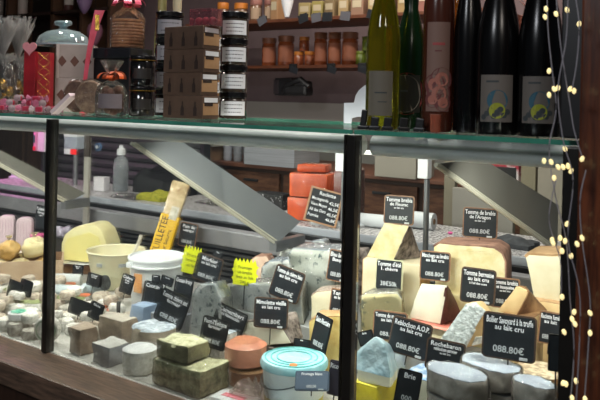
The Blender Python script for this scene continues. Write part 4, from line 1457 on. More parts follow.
hexa('cheese_block', 'beige holed cheese with a tan rind on top standing beside the column',
     [(526, 258), (529, 255), (571, 257), (572, 999), (533, 999)], 1.72, [(538, 250), (540, 248), (578, 249), (578, 999), (542, 999)], 1.82, zt12, P_CREAM, R_TAN, TOP, seed=4, t=.006)
zt11 = block('cheese_block', 'low golden brown cheese block behind the truffle cheese tag', 500, 545, 318, 1.555, DECK, .10, P_TAN, R_BROWN, TOP, ztop=at(515, 317, 1.56).z)
hexa('cheese_wedge', 'tan wedge with brown rind rising behind the truffle cheese tag',
     [(516, 286), (529, 291), (516, 318), (497, 315)], 1.575, [(526, 288), (532, 295), (547, 319), (535, 317)], 1.645, zt11, P_TAN, R_BROWN, lambda f: f.normal.x > .3, seed=5)
# white wedge on pink paper
zt9 = block('cheese_block', 'cream cheese block under the pink paper and white wedge', 399, 462, 326, 1.70, STEP, .10, P_CREAM, R_TAN, LR)
pp = at(437, 323, 1.72)
t = thing('pink_paper', 'salmon pink paper under the white wedge with maroon rind', 'paper', (pp.x + .005, 1.745, zt9 + .0006), 0)
bm = bmesh.new()
box(bm, (0, 0, .001), (.15, .09, .0016))
link('sheet', soften(bm, 0, 2, .0006, 40), PINKP, t)
link('folded_edge', B((.02, -.052, .001), (.11, .016, .0015), 0), M('pink_paper_edge', 'e09a8c', rough=.6), t)
hexa('cheese_wedge', 'white wedge with maroon rind standing on pink paper',
     [(421, 283), (447, 286), (440, 325), (408, 323)], 1.715, [(438, 285), (449, 289), (463, 318), (450, 320)], 1.78, zt9 + .003, P_WHITE, R_MAROON, lambda f: f.normal.x > .3, seed=6)
hexa('cheese_wedge', 'cream cheese with faint blue specks below the handwritten tag',
     [(361, 297), (366, 294), (397, 294), (402, 300), (404, 999), (361, 999)], 1.68, [(374, 289), (377, 288), (398, 288), (402, 293), (406, 999), (374, 999)], 1.78, STEP, P_SPECK, M('filmed_white_top', 'd0ccc0', 'b4b0a4', 30, rough=.3, film=1, bump=.4), TOP, seed=7)
hexa('cheese_wedge', 'grey rinded cheese half hidden behind the middle post',
     [(329, 262), (340, 252), (365, 250), (371, 262), (373, 999), (330, 999)], 1.96, [(334, 255), (345, 248), (369, 247), (374, 258), (375, 999), (336, 999)], 2.05, STEP, R_GREY, P_BLUE, lambda f: f.normal.y < -.9 and f.co.x < .0 if hasattr(f, 'co') else f.normal.y < -.95 and f.calc_center_median().x < -.01, parts=('body', 'cut_face'), seed=8)
# ---- foil wedges and lower right
zt10 = block('cheese_block', 'pale orange cheese slab under the foil-netted wedge', 436, 502, 346, 1.50, DECK, .045, P_TAN, R_TAN, TOP, ztop=.893, cuts=1)
hexa('cheese_wedge', 'silvery net-foil wedge with tan side right of the black tags',
     [(466, 304), (476, 302), (486, 311), (463, 349), (437, 343)], 1.505, [(478, 302), (484, 302), (492, 311), (490, 343), (470, 342)], 1.55, zt10, P_TAN, NETFOIL, lambda f: f.normal.y < -.55, parts=('paste', 'foil_wrap'), seed=9)
ztb = block('yellow_paper_block', 'yellow wrapped block under the blue foil wedge', 352, 399, 388, 1.43, DECK, .10, M('yellow_paper', 'c8b830', 'b0a028', 20, rough=.4), M('yellow_top', 'd0c44c', rough=.4), TOP, cat='packet', parts=('wrapper', 'top_fold'))
hexa('cheese_wedge', 'pointed wedge wrapped in pale blue foil beside the middle post',
     [(356, 352), (376, 337), (385, 345), (390, 372), (390, 388), (357, 388)], 1.435, [(372, 348), (381, 339), (391, 346), (398, 370), (397, 382), (374, 382)], 1.50, ztb, P_WHITE, FOIL, lambda f: f.normal.z > -.5 and f.calc_center_median().z > .028, parts=('paste', 'foil_wrap'), bev=.006, amp=.003, cuts=2, seed=10, cutz=.028)
block('wrapped_cheese', 'flat cheese in pale blue-white paper under the reblochon tag', 386, 428, 356, 1.53, DECK, .11, M('bluewhite_paper', 'b8c4d4', 'a0acc0', 10, rough=.5, bump=.3), M('bluewhite_top', 'c0ccdc', 'a8b8cc', 14, rough=.4), TOP, parts=('wrapper', 'top_fold'))
block('blue_print_packet', 'blue and white printed packet behind the small brie tag', 402, 446, 380, 1.42, DECK, .09, M('packet_cream', 'c8c8b8', rough=.5), M('packet_blue_print', '7c9cc4', 'c8d4e0', 60, .45, .55, rough=.4), TOP, cat='packet', parts=('wrapper', 'printed_top'))
block('cheese_block', 'tan crusted piece behind the blue foil wedge', 356, 402, 330, 1.56, DECK, .08, P_TAN, R_TAN, TOP, ztop=at(375, 326, 1.56).z) if False else None
# grey tommes (two layers)
def halftomme(lb, lb2, px, Y, w, ytop, pts):
    zt = at(px, ytop, Y).z
    k = dep(px, Y)
    loc = at(px, 200, Y)
    a_, c_ = zt - .088, zt - .044
    for (z0, z1, l, top) in ((DECK, a_, lb2 + ', bottom of three', R_ASH), (a_ + .001, c_, lb2 + ', middle of three', R_ASH), (c_ + .001, zt, lb, T_ASH)):
        rs = 1 + .03 * math.sin(z0 * 300)
        bm = slabz([(x * w * k * rs, y * w * k * rs) for x, y in pts], 0, z1 - z0 - .0012)
        soften(bm, .006, 2, .005, 22, px + z0)
        t = thing('grey_tomme', l, 'cheese', (loc.x, Y, z0 + .0006), 0, 'ash-grey tommes')
        sh = shell(bm, lambda f: f.normal.z > .6, .0015)
        film_over(bm, t, px)
        link('body', bm, M('tomme_side', 'c0b8b0', '968e86', 26, rough=.7, bump=.5, film=.3), t, True)
        link('crust', sh, top, t, True)
    occ(loc.x, Y, w * k * .5)
    return zt
KID = [(-.5, -.05), (-.42, -.25), (-.2, -.34), (.1, -.40), (.34, -.36), (.5, -.18), (.46, .05), (.25, .2), (0, .28), (-.3, .26), (-.48, .12)]
halftomme('ash-grey tomme half with pale blue top, front left one of the grey group', 'lower grey tomme under the front left grey tomme', 463, 1.345, 63, 371, KID)
ztg = halftomme('ash-grey tomme half with pale blue top directly below the truffle cheese tag', 'lower grey tomme below the truffle cheese tag', 496, 1.425, 62, 362, KID)
halftomme('grey tomme piece cut by the bottom edge beside the black post', 'lower grey tomme beside the black post', 540, 1.335, 46, 381, KID)
zt = wheel('cheese_round', 'lower tan wheel under the wheel with stamped top', 543, 1.505, 50, DECK, .12, R_BROWN, R_TAN)
t_st = wheel('cheese_round', 'small flat wheel with a stamped pale top right of the grey tommes', 543, 1.505, 50, zt + .001, .055, R_BROWN, M('stamped_top', 'd0c0a4', 'a08c74', 70, .46, .56, rough=.5, film=.4))

# ---- centre
hexa('blue_cheese', 'big pale blue-veined cheese half left of the middle post',
     [(289, 254), (294, 249), (344, 252), (346, 999), (296, 999), (292, 275)], 1.80, [(303, 245), (306, 243), (352, 245), (354, 999), (308, 999), (304, 265)], 1.92, STEP, P_BLUE, M('filmed_bluewhite', 'ccd4dc', 'a4b0bc', 26, rough=.35, film=1, bump=.5), TOP, seed=11)
hexa('blue_cheese', 'white and blue streaked wedge behind the big blue-veined cheese',
     [(308, 247), (314, 242), (323, 241), (326, 246), (326, 999), (308, 999)], 1.95, [(313, 244), (318, 240), (327, 239), (330, 244), (330, 999), (313, 999)], 2.03, STEP, P_MOTT, R_BLUEW, TOP, seed=12)
hexa('blue_cheese', 'rough mottled blue cheese piece right of the yellow zigzag card',
     [(262, 268), (270, 262), (288, 260), (291, 266), (292, 999), (262, 999)], 1.83, [(270, 262), (276, 258), (290, 257), (294, 262), (295, 999), (272, 999)], 1.90, STEP, P_MOTT, R_BLUEW, TOP, amp=.004, seed=13)
hexa('blue_cheese', 'pinkish beige cheese piece behind the yellow zigzag card',
     [(250, 262), (256, 257), (266, 256), (270, 262), (270, 999), (250, 999)], 1.93, [(258, 258), (262, 254), (272, 254), (275, 260), (275, 999), (258, 999)], 2.02, STEP, M('paste_pinkish', 'd8bca8', 'c4a490', 30, rough=.5, film=.6, bump=.4), R_PINKB, TOP, amp=.004, seed=14)
hexa('blue_cheese', 'streaky blue cheese strip at the back left of the big blue cheese',
     [(278, 256), (283, 251), (294, 251), (296, 999), (278, 999)], 1.96, [(284, 253), (288, 249), (299, 249), (301, 999), (284, 999)], 2.03, STEP, P_MOTT, P_BLUE, TOP, amp=.004, seed=15)
hexa('cheese_wedge', 'beige wedge behind the small tag left of the middle post',
     [(311, 296), (316, 292), (345, 290), (347, 999), (311, 999)], 1.69, [(320, 288), (324, 286), (350, 285), (353, 999), (320, 999)], 1.78, STEP, P_CREAM, M('filmed_pink_top', 'c8b0a0', 'a89084', 26, rough=.4, film=1), TOP, seed=16)
hexa('cheese_wedge', 'crumbly golden yellow cheese chunk left of the middle post',
     [(309, 322), (314, 318), (343, 316), (347, 320), (348, 999), (310, 999)], 1.545, [(318, 314), (322, 311), (350, 310), (353, 314), (354, 999), (320, 999)], 1.63, DECK, P_GOLD, M('crust_orange', 'c8a070', 'a88054', 20, rough=.6, bump=.5, film=.5), TOP, amp=.004, seed=17)
hexa('blue_cheese', 'wide film-wrapped mottled cheese behind the mimolette tag',
     [(225, 292), (231, 285), (290, 284), (301, 290), (303, 999), (227, 999)], 1.675, [(238, 282), (243, 280), (298, 277), (306, 282), (308, 999), (240, 999)], 1.78, STEP, P_MOTT, M('filmed_grey_top', 'b8b8b0', 'd0d4d8', 20, rough=.3, film=1, bump=.5), TOP, seed=18)
hexa('cheese_wedge', 'white wedge with dark grey rind below the mimolette tag',
     [(242, 322), (278, 322), (292, 344), (262, 346), (243, 338)], 1.55, [(266, 316), (296, 312), (303, 336), (300, 344), (270, 340)], 1.62, DECK + .055, P_WHITE, R_GREY, lambda f: f.normal.x > .35 or f.normal.z > .8, seed=19)
block('cheese_block', 'dark wrapped block under the white wedge with dark grey rind', 246, 304, 345, 1.55, DECK, .075, M('dark_film_block', '4c4842', '343230', 20, rough=.3, film=.8), R_GREY, TOP, ztop=DECK + .055)
hexa('blue_cheese', 'upright film-wrapped blue-grey wedge left of centre below the morbier tag',
     [(192, 296), (199, 286), (214, 284), (221, 298), (222, 999), (190, 999)], 1.52, [(204, 292), (210, 282), (224, 281), (232, 295), (234, 999), (204, 999)], 1.62, DECK, P_MOTT, M('filmed_white_side', 'd4dadc', 'b0b8bc', 30, rough=.3, film=1, bump=.5), lambda f: f.normal.z > .3, amp=.004, seed=20)
block('cheese_block', 'grey block behind the tilted dark tag', 150, 192, 318, 1.545, DECK, .07, R_ASH, T_ASH, TOP)
block('cheese_block', 'dusty white block behind the two tags left of the pink cheese', 205, 238, 338, 1.44, DECK, .07, W_SMALL, R_BLUEW, TOP)
# pink orange cheese on brown cheese
zt = wheel('cheese_round', 'dark brown cheese under the pink-orange cheese', 252, 1.44, 40, DECK, .042, M('brown_wax', '84583c', '64402c', 20, rough=.5, film=.5), R_BROWN)
t0 = wheel('cheese_round', 'pink-orange cheese round under loose film left of the blue-lidded tub', 249, 1.44, 42, zt + .001, .062, M('pink_orange', 'd09478', 'bc7c64', 16, rough=.45, film=.6, bump=.3), M('pink_orange_top', 'c88468', 'b87058', 16, rough=.45, film=.5), bev=.016)
p = at(262, 362, 1.372)
fo = tag(link('loose_film', cloth(.10, .045, .06, 31, 26, 12, 6), glass_mat('film_loose', 'f4f0ee', 3, .12, 45, .16, 'd0a898'), None, True), 'crinkled loose film in front of the pink-orange cheese', 'plastic film')
fo.location = (at(252, 300, 1.345).x, 1.352, DECK + EPS)
# tub with blue lid
k = dep(298, 1.42)
tx = at(298, 200, 1.42)
t = thing('cheese_tub', 'round white tub under a turquoise paper lid with an orange dot', 'tub', (tx.x, 1.42, DECK + EPS))
rt = 33 * k
link('tub_body', LA([(0, 0), (rt * .86, 0), (rt * .88, .003), (rt * .96, .088), (rt * .97, .092), (0, .092)], 40), M('tub_white', 'd4dcdc', rough=.3), t, True)
link('yellow_band', LA([(rt * .885, .004), (rt * .895, .004), (rt * .905, .02), (rt * .895, .02)], 40), M('band_yellow', 'c0b03c', rough=.4), t, True)
TL = M('turquoise_lid', '88c8d4', 'b4dce4', 18, rough=.4, bump=.8, bscale=40, bdist=.004, coat=.3)
lid = link('lid', soften(LA([(rt * .99, .084), (rt * 1.02, .086), (rt * 1.03, .094), (rt * .98, .102), (rt * .7, .103), (rt * .4, .102), (0, .103), ], 44), 0, 0, .002, 30, 2), TL, t, True)
for i, rr in enumerate((.86, .68, .5)):
    link('lid_print', soften(LA([(rt * rr, .1033), (rt * (rr + .045), .1033), (rt * (rr + .045), .1045), (rt * rr, .1045)], 40), 0, 0, 0), M('lid_teal_print', '4ca0a0', '6cc0bc', 20, .4, .6, rough=.5), lid, True)
link('orange_dot', LA([(0, .1035), (.009, .1035), (.009, .1052), (0, .1052)], 18, (.032, -.048, 0)), M('dot_orange', 'd07840', rough=.5), lid)
link('bucket_handle', tube(bmesh.new(), [(rt * 1.0 * math.cos(a), rt * 1.0 * math.sin(a), .074 - .028 * math.sin(-a - .5)) for a in [-math.pi + .35 + i * .22 for i in range(10)]], .0016, 6), M('handle_dark', '3a4448', rough=.4), t, True)
# packets lying at the very front
for i, (px, Y, c, lb) in enumerate(((236, 1.325, 'd4d8dc', 'flat white packet with pink print at the foot of the green-crusted cheese'), (275, 1.315, 'c4ccd4', 'flat pale packet at the foot of the blue-lidded tub'))):
    p = at(px, 300, Y)
    t = thing('flat_packet', lb, 'packet', (p.x, Y, DECK + EPS), rad(4 + 8 * i), 'flat packets by the glass')
    link('wrapper', soften(B((0, 0, .007), (.10, .055, .014)), .004, 2, .0015, 50, i), M('pkt_' + c, c, rough=.3, coat=.6), t, True)
    link('print', B((0, .0, .0152), (.06, .018, .0012)), M('pkt_print_%d' % i, 'c86070' if i == 0 else '8c9cac', rough=.5), t)
# ---- front left blocks
Wd, Dd = .155, .10
cx = at(200, 380, 1.29).x
zl = .812
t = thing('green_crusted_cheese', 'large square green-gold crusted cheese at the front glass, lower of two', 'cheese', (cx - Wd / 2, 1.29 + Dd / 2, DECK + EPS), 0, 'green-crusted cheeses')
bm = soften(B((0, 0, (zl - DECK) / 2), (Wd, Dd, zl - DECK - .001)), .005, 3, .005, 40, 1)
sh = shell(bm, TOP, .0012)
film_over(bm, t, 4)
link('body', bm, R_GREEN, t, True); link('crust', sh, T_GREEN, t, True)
occ(cx - Wd / 2, 1.34, .09)
cx2 = at(187, 360, 1.298).x
W2, D2, H2 = .105, .082, .040
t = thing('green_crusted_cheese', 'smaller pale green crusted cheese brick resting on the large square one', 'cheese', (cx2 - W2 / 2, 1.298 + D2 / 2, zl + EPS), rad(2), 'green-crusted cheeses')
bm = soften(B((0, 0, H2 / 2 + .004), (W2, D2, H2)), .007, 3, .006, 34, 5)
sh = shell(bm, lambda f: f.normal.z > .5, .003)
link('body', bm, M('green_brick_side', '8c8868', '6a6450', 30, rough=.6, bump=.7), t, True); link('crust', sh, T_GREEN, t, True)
block('cheese_block', 'grey-brown square cheese in the second row at the front left', 98, 138, 321, 1.42, DECK, .06, M('shaded_brown_side', '9c8c7c', '7a6a5c', 22, rough=.6, bump=.4), M('pale_flat_top', 'b8b0a4', '9c948a', 22, rough=.6), TOP, amp=.007, cuts=3)  # brown body colour holds the shade on the front faces
block('cheese_block', 'pale grey square cheese against the glass left of the white half round', 92, 130, 349, 1.292, DECK, .07, R_ASH, M('grey_white_top', 'b4b2ae', '989692', 22, rough=.6), TOP, amp=.007, cuts=3)
block('cheese_block', 'brownish block standing in for a glass reflection near the left post', 68, 98, 332, 1.30, DECK, .06, M('brown_reflection', '8c7a6a', '6c5c50', 16, rough=.35, film=.5), M('brown_reflection_top', '9c8c7c', '7c6c60', 20, rough=.5), TOP, amp=.007, cuts=3)  # reflection on the front glass built as a block, its brown painted in
wheel('cheese_round', 'white half round against the glass left of the green-crusted cheeses', 143, 1.328, 34, DECK, .062, W_SMALL, M('white_top', 'd0d0d0', 'b0b0b2', 30, rough=.6), parts=('body', 'crust'))
wheel('cheese_round', 'cut round with blue-white mouldy top behind the white half round', 157, 1.445, 44, DECK, .078, M('cut_brown_side', 'a89c8c', '847868', 22, rough=.6), R_BLUEW, amp=.004)
block('wrapped_cheese', 'flat piece in bluish paper below the white bucket', 130, 158, 309, 1.56, DECK, .06, M('blue_paper', '8ca0b8', '7488a4', 20, rough=.4, bump=.4), M('blue_paper_top', '94a8c0', '8094b0', 20, rough=.4), TOP, parts=('wrapper', 'top_fold'), ztop=DECK + .07)
# ---- back left: butter, bowl, bucket, bread
p = at(91, 250, 1.96)
t = thing('butter_stand', 'brown wooden block carrying the butter plate', 'stand', (p.x, 1.96, DECK + EPS), rad(30))
link('block', B((0, 0, .019), (.17, .12, .038), .003), M('stand_brown', '8c6448', '6c4a34', 10, rough=.6, stretch=(1, 6, 6)), t)
link('edge', B((0, -.061, .019), (.172, .003, .03)), M('stand_edge', 'a07858', rough=.6), t)
t = thing('white_plate', 'white plate under the big mound of butter', 'plate', (p.x - .01, 1.96, DECK + .0398))
link('dish', LA([(0, 0), (.07, 0), (.105, .007), (.115, .010), (.114, .0115), (.07, .004), (0, .004)], 40), M('plate_white', 'e8e8e4', rough=.2, coat=.5), t, True)
link('foot_ring', LA([(.05, -.0006), (.055, -.0006), (.055, .001), (.05, .001)], 30), M('plate_white', 'e8e8e4'), t, True)
occ(p.x, 1.96, .12)
BUT = M('butter_yellow', 'e4dcac', 'dad09a', 10, rough=.35, bump=.3, sss=.1)
BUT2 = M('butter_cut', 'e2d890', 'd8cc84', 10, rough=.35, sss=.1)
k = dep(91, 1.96)
t = thing('butter_mound', 'large yellow mound of butter with a flat cut face behind the cream bowl', 'butter', (p.x, 1.96, DECK + .0445), rad(20))
pr = []
wB, hB = 52 * k, 38 * k
bm = prism([(-.5 * wB, .0), (-.5 * wB, .45 * hB), (-.44 * wB, .68 * hB), (-.25 * wB, .88 * hB), (0, .99 * hB), (.2 * wB, 1.0 * hB), (.36 * wB, .86 * hB), (.46 * wB, .55 * hB), (.52 * wB, .2 * hB), (.5 * wB, 0)], -.05, .06)
soften(bm, .010, 2, .003, 16, 3)
link('mound', bm, BUT, t, True)
bm = prism([(-.42 * wB, .03 * hB), (-.42 * wB, .42 * hB), (-.35 * wB, .6 * hB), (.1 * wB, .80 * hB), (.3 * wB, .7 * hB), (.40 * wB, .3 * hB), (.42 * wB, .03 * hB)], -.0535, -.049)
link('cut_face', soften(bm, .001, 1, 0), BUT2, t)
# cream bowl
p = at(116, 250, 1.86)
k = dep(116, 1.86)
rb = 28.5 * k
t = thing('cream_bowl', 'wide cream plastic bowl left of the white bucket', 'bowl', (p.x, 1.86, DECK + EPS))
link('bowl', LA([(0, 0), (rb * .62, 0), (rb * .7, .006), (rb * .86, .07), (rb * .97, .128), (rb * 1.02, .134), (rb * 1.0, .138), (rb * .95, .134), (rb * .84, .07), (rb * .66, .012), (0, .010)], 44), M('bowl_cream', 'd8d2b4', 'd0caa8', 6, rough=.35, sss=.1), t, True)
link('cream', LA([(0, .05), (rb * .78, .05), (rb * .79, .056), (0, .060)], 36), M('fresh_cream', 'e4dcb4', rough=.4), t, True)
link('size_mark', arc(rb * .925, .09, .103, face_a(116) + .1, face_a(116) + .5, 8), M('mark_grey', '9ca0a0', rough=.6), t)
link('size_mark', arc(rb * .925, .09, .103, face_a(116) - .75, face_a(116) - .5, 8), M('mark_grey', '9ca0a0', rough=.6), t)
occ(p.x, 1.86, rb)
s = thing('serving_spoon', 'pale plastic spoon standing in the cream bowl', 'spoon', (p.x + .03, 1.88, DECK + .0625))
link('handle', tube(bmesh.new(), [(0, 0, .004), (.012, .02, .05), (.03, .035, .10), (.037, .04, .128)], .0065, 8), M('spoon_cream', 'd0ccc0', rough=.4), s, True)
link('scoop', LA([(0, 0), (.016, .004), (.02, .012), (.017, .012), (.012, .006), (0, .004)], 16, (-.004, -.004, 0)), M('spoon_cream', 'd0ccc0'), s, True)
# white bucket
p = at(157, 254, 1.74)
k = dep(157, 1.74)
rb = 27 * k
t = thing('white_bucket', 'white plastic bucket with a rimmed white lid in the left half', 'bucket', (p.x, 1.74, DECK + EPS))
BW = M('bucket_white', 'dce0e0', 'd4d8d8', 6, rough=.3, sss=.05)
link('body', LA([(0, 0), (rb * .84, 0), (rb * .86, .004), (rb * .97, .15), (0, .15)], 44), BW, t, True)
link('lid', LA([(rb * .95, .150), (rb * 1.06, .151), (rb * 1.07, .156), (rb * 1.03, .158), (rb * 1.04, .172), (rb * 1.06, .174), (rb * 1.05, .180), (rb * .98, .182), (rb * .95, .176), (0, .176)], 48), M('lid_white', 'e6eaec', rough=.3), t, True)
link('orange_label', arc(rb * .96 + .0012, .075, .135, face_a(157) - .95, face_a(157) - .55, 8), M('label_orange', 'd8a868', 'd0905c', 30, rough=.5), t)
link('lid_tab', B((math.cos(face_a(157) - 1.1) * rb * 1.05, math.sin(face_a(157) - 1.1) * rb * 1.05, .160), (.024, .016, .018), .003), M('lid_white', 'e6eaec'), t)
occ(p.x, 1.74, rb * 1.12)
qq = on(43, 338, DECK)
occ(qq.x + .045, 1.318, .04)
# bread packet
P0 = at(149, 296, 1.93); P0.z = DECK + .012
P1 = at(182, 182, 2.06)
d = P1 - P0
q = d.to_track_quat('Z', 'Y')
t = thing('pastry_packet', 'long puff pastry packet with yellow FEUILLETÉE sleeve leaning to the right', 'packet', P0)
L_ = d.length
zax = d.normalized()
xax = RGT - zax * RGT.dot(zax); xax.normalize()
yax = zax.cross(xax)
t.rotation_euler = Matrix((xax, yax, zax)).transposed().to_euler()
wp = .070
link('pastry', soften(B((0, 0, L_ * .5), (wp, .03, L_)), .012, 2, .003, 26, 7), M('pastry_tan', 'e0cca0', 'a07c4c', 34, rough=.35, film=.8, bump=.5), t, True)
sl = link('yellow_sleeve', B((0, 0, L_ * .36), (wp + .004, .035, L_ * .62), .008), M('sleeve_yellow', 'e8b818', rough=.35), t)
link('white_print', B((.010, -.0178, L_ * .69), (.03, .0012, .05)), M('sleeve_white', 'e0dcd0', 'b0a890', 50, rough=.5), t)
write('lettering', 'FEUILLETÉE', sl, M('sleeve_ink', '3c3420', rough=.6), height=.024, loc=(-.014, -.0182, L_ * .45), rot=(rad(90), rad(-90), 0), maxw=.15)
write('lettering', 'pur beurre', sl, M('sleeve_ink', '3c3420'), height=.014, loc=(.014, -.0182, L_ * .42), rot=(rad(90), rad(-90), 0), maxw=.1)
occ(P0.x, P0.y, .04)
# crate with wax-yellow bundles at the far left
p = at(6, 290, 1.64)
t = thing('cardboard_tray', 'tan cardboard tray at the far left holding wrapped yellow bundles', 'tray', (p.x, 1.70, DECK + EPS), rad(52))
TW, TD, TH = .30, .16, .085
link('front_board', B((0, -TD / 2, TH / 2), (TW, .006, TH), .001), M('tray_tan', 'c8b094', 'b89c80', 14, rough=.7), t)
link('rear_board', B((0, TD / 2, TH / 2), (TW, .006, TH), .001), CARD, t)
for s in (-1, 1):
    link('end_board', B((s * TW / 2, 0, TH / 2), (.006, TD + .006, TH), .001), M('tray_tan', 'c8b094'), t)
link('bottom', B((0, 0, .003), (TW - .008, TD - .008, .004)), CARD, t)
for u_ in (-.15, -.1, -.05, 0, .05, .1, .15):
    occ(p.x + u_ * math.cos(rad(52)), 1.70 + u_ * math.sin(rad(52)), .095)
WAX = M('wax_pale_yellow', 'ece0b8', 'd8c890', 16, rough=.4, film=.9, bump=.5)
WAX2 = M('wax_orange_yellow', 'dcb878', 'cca058', 16, rough=.4, film=.9, bump=.5)
tc_ = Vector((p.x, 1.70, 0)); rm = Matrix.Rotation(rad(52), 3, 'Z')
for i, (u, v, z, r_, m_, lb) in enumerate(((.085, .0, .046, .037, WAX2, 'orange-yellow wrapped bundle at the right end of the cardboard tray'),
                                       (.0, .0, .046, .037, WAX, 'pale yellow wrapped bundle in the middle of the cardboard tray'),
                                       (-.085, .0, .046, .037, WAX, 'pale yellow wrapped bundle at the left end of the cardboard tray'),
                                       (.045, .01, .118, .042, WAX, 'pale yellow wrapped bundle topmost in the cardboard tray'),
                                       (-.045, .01, .112, .038, WAX2, 'orange-yellow bundle cut by the photo edge above the tray'))):
    bm = bmesh.new()
    bmesh.ops.create_icosphere(bm, subdivisions=4, radius=r_)
    for vv in bm.verts:
        nn = noise.noise(vv.co * 38 + Vector((i * 5, 0, 0)))
        a_ = math.atan2(vv.co.y, vv.co.x)
        vv.co *= 1.08 + .16 * nn + .05 * math.sin(a_ * 9 + i + 14 * nn) * max(0, vv.co.z / r_ + .4)
        vv.co.z *= .9
    w0 = tc_ + rm @ Vector((u, v, 0))
    t = thing('wrapped_bundle', lb, 'cheese', (w0.x, w0.y, DECK + z), 0, 'wrapped yellow bundles')
    link('bundle', bm, m_, t, True)
    link('knot', LA([(0, 0), (.006, 0), (.004, .008), (.014, .02), (.012, .021), (0, .012)], 10, (0, 0, r_ * .86)), glass_mat('knot_film', 'f4f0e0', 2.5, .1, 40, .3, 'e0d4a8'), t, True)
# pale pink packs behind
for i, (px, lb) in enumerate(((7, 'pale pink ribbed pack at the left edge behind the tray'), (25, 'pale pink ribbed pack second from the left edge'))):
    p = at(px, 230, 1.97)
    k = dep(px, 1.97)
    H_ = .165 if i else .16
    t = thing('ribbed_pack', lb, 'packet', (p.x, 1.97, DECK + EPS), rad(36), 'pale pink ribbed packs')
    w_ = 15.5 * k
    pts = [(-w_ / 2, 0), (-w_ / 2, H_ * .85), (-w_ * .42, H_ * .96), (-w_ * .25, H_), (w_ * .25, H_), (w_ * .42, H_ * .96), (w_ / 2, H_ * .85), (w_ / 2, 0)]
    link('pack', soften(prism(pts, -.016, .016), .003), M('pack_pinkish', 'dcc8cc', 'd0b8c0', 8, rough=.4), t, True)
    bm = bmesh.new()
    for u in range(5):
        box(bm, ((-.36 + u * .18) * w_, -.0168, H_ * .55), (.002, .0015, H_ * .7))
    link('ribs', bm, M('pack_rib', 'c4a8b4', rough=.5), t)
    occ(p.x, 1.97, .04)
p = at(38, 236, 1.99)
t = thing('pink_lidded_tub', 'small pale tub with a bright pink lid beside the left post', 'tub', (p.x, 1.99, DECK + EPS))
link('tub_body', LA([(0, 0), (.026, 0), (.030, .085), (0, .085)], 24), M('tub_pale', 'c0b8a0', rough=.4), t, True)
link('lid', LA([(.031, .085), (.033, .086), (.033, .094), (.028, .098), (0, .099)], 24), M('lid_pink', 'd05c90', rough=.4), t, True)
occ(p.x, 1.99, .03)
p = at(63, 240, 2.02)
t = thing('dark_crate', 'low dark box behind the left post', 'box', (p.x, 2.03, DECK + EPS), 0)
link('carton', B((0, 0, .05), (.11, .10, .10), .003), M('crate_dark', '2a2420', rough=.6), t)
link('lid', B((0, 0, .102), (.114, .104, .004), .001), BLACK, t)
occ(p.x, 2.02, .06)
o = tag(link('silver_packet', cloth(.10, .06, .04, 41, 16, 10, 5), M('silver_lilac', 'c4bccc', '8c8494', 60, rough=.25, metal=.4, bump=.8), None, True), 'crumpled silver packet on the low dark box behind the left post', 'packet')
o.location = (p.x, 2.03, DECK + .1052)
o.rotation_euler = (0, 0, rad(25))

# ---- small cheeses
def log(lb, px, py, L, r_, rz, m, group):
    q0 = on(px, py, DECK + r_)
    bm = bmesh.new()
    cyl(bm, (-L / 2, 0, 0), (L / 2, 0, 0), r_, 20)
    soften(bm, .004, 1, .0015, 60, px)
    t = thing('goat_cheese_log', lb, 'cheese', (q0.x, q0.y, DECK + r_ + .0025), rz, group)
    link('log', bm, m, t, True)
    link('film_wrap', tube(bmesh.new(), [(-L / 2 - .010, 0, 0), (-L / 2, 0, 0), (-L / 2 + .001, 0, 0)], r_ * .55, 12), CLEAR, t, True)
    for u in (-.35, 0, .35):
        occ(q0.x + u * L * math.cos(rz), q0.y + u * L * math.sin(rz), r_ + .004)
LOGM = M('log_white', 'd8dcdc', 'bcc0c0', 40, rough=.6, bump=.5, film=.4)
LOGB = M('log_bluish', 'c4d0d4', 'a8b4b8', 40, rough=.6, bump=.5, film=.5)
log('white goat cheese log behind the others near the left post', 66, 280, .12, .021, rad(30), LOGM, 'goat cheese logs')
log('bluish white goat log in front at the left, ends by the post', 70, 292, .11, .021, rad(28), LOGB, 'goat cheese logs')
log('bluish white goat log right of the first bluish log', 94, 290, .08, .020, rad(34), LOGB, 'goat cheese logs')
def small(kind, x, y, z, r_, h_, m, topm, lb, group):
    prof = [(0, 0), (r_ * .9, 0), (r_, h_ * .3), (r_, h_ * .7), (r_ * .86, h_), (r_ * .4, h_), (0, h_ * 1.0)]
    bm = LA(prof, 20)
    soften(bm, 0, 0, .0016, 60, x * 9 + y * 7)
    t = thing(kind, lb, 'cheese', (x, y, z + EPS), random.uniform(0, 3), group)
    if topm:
        sh = shell(bm, lambda f: f.normal.z > .6, .0012)
        link('top', sh, topm, t, True)
    link('body', bm, m, t, True)
cnt = 0
rnd = random.Random(21)
yy = 1.315
row = 0
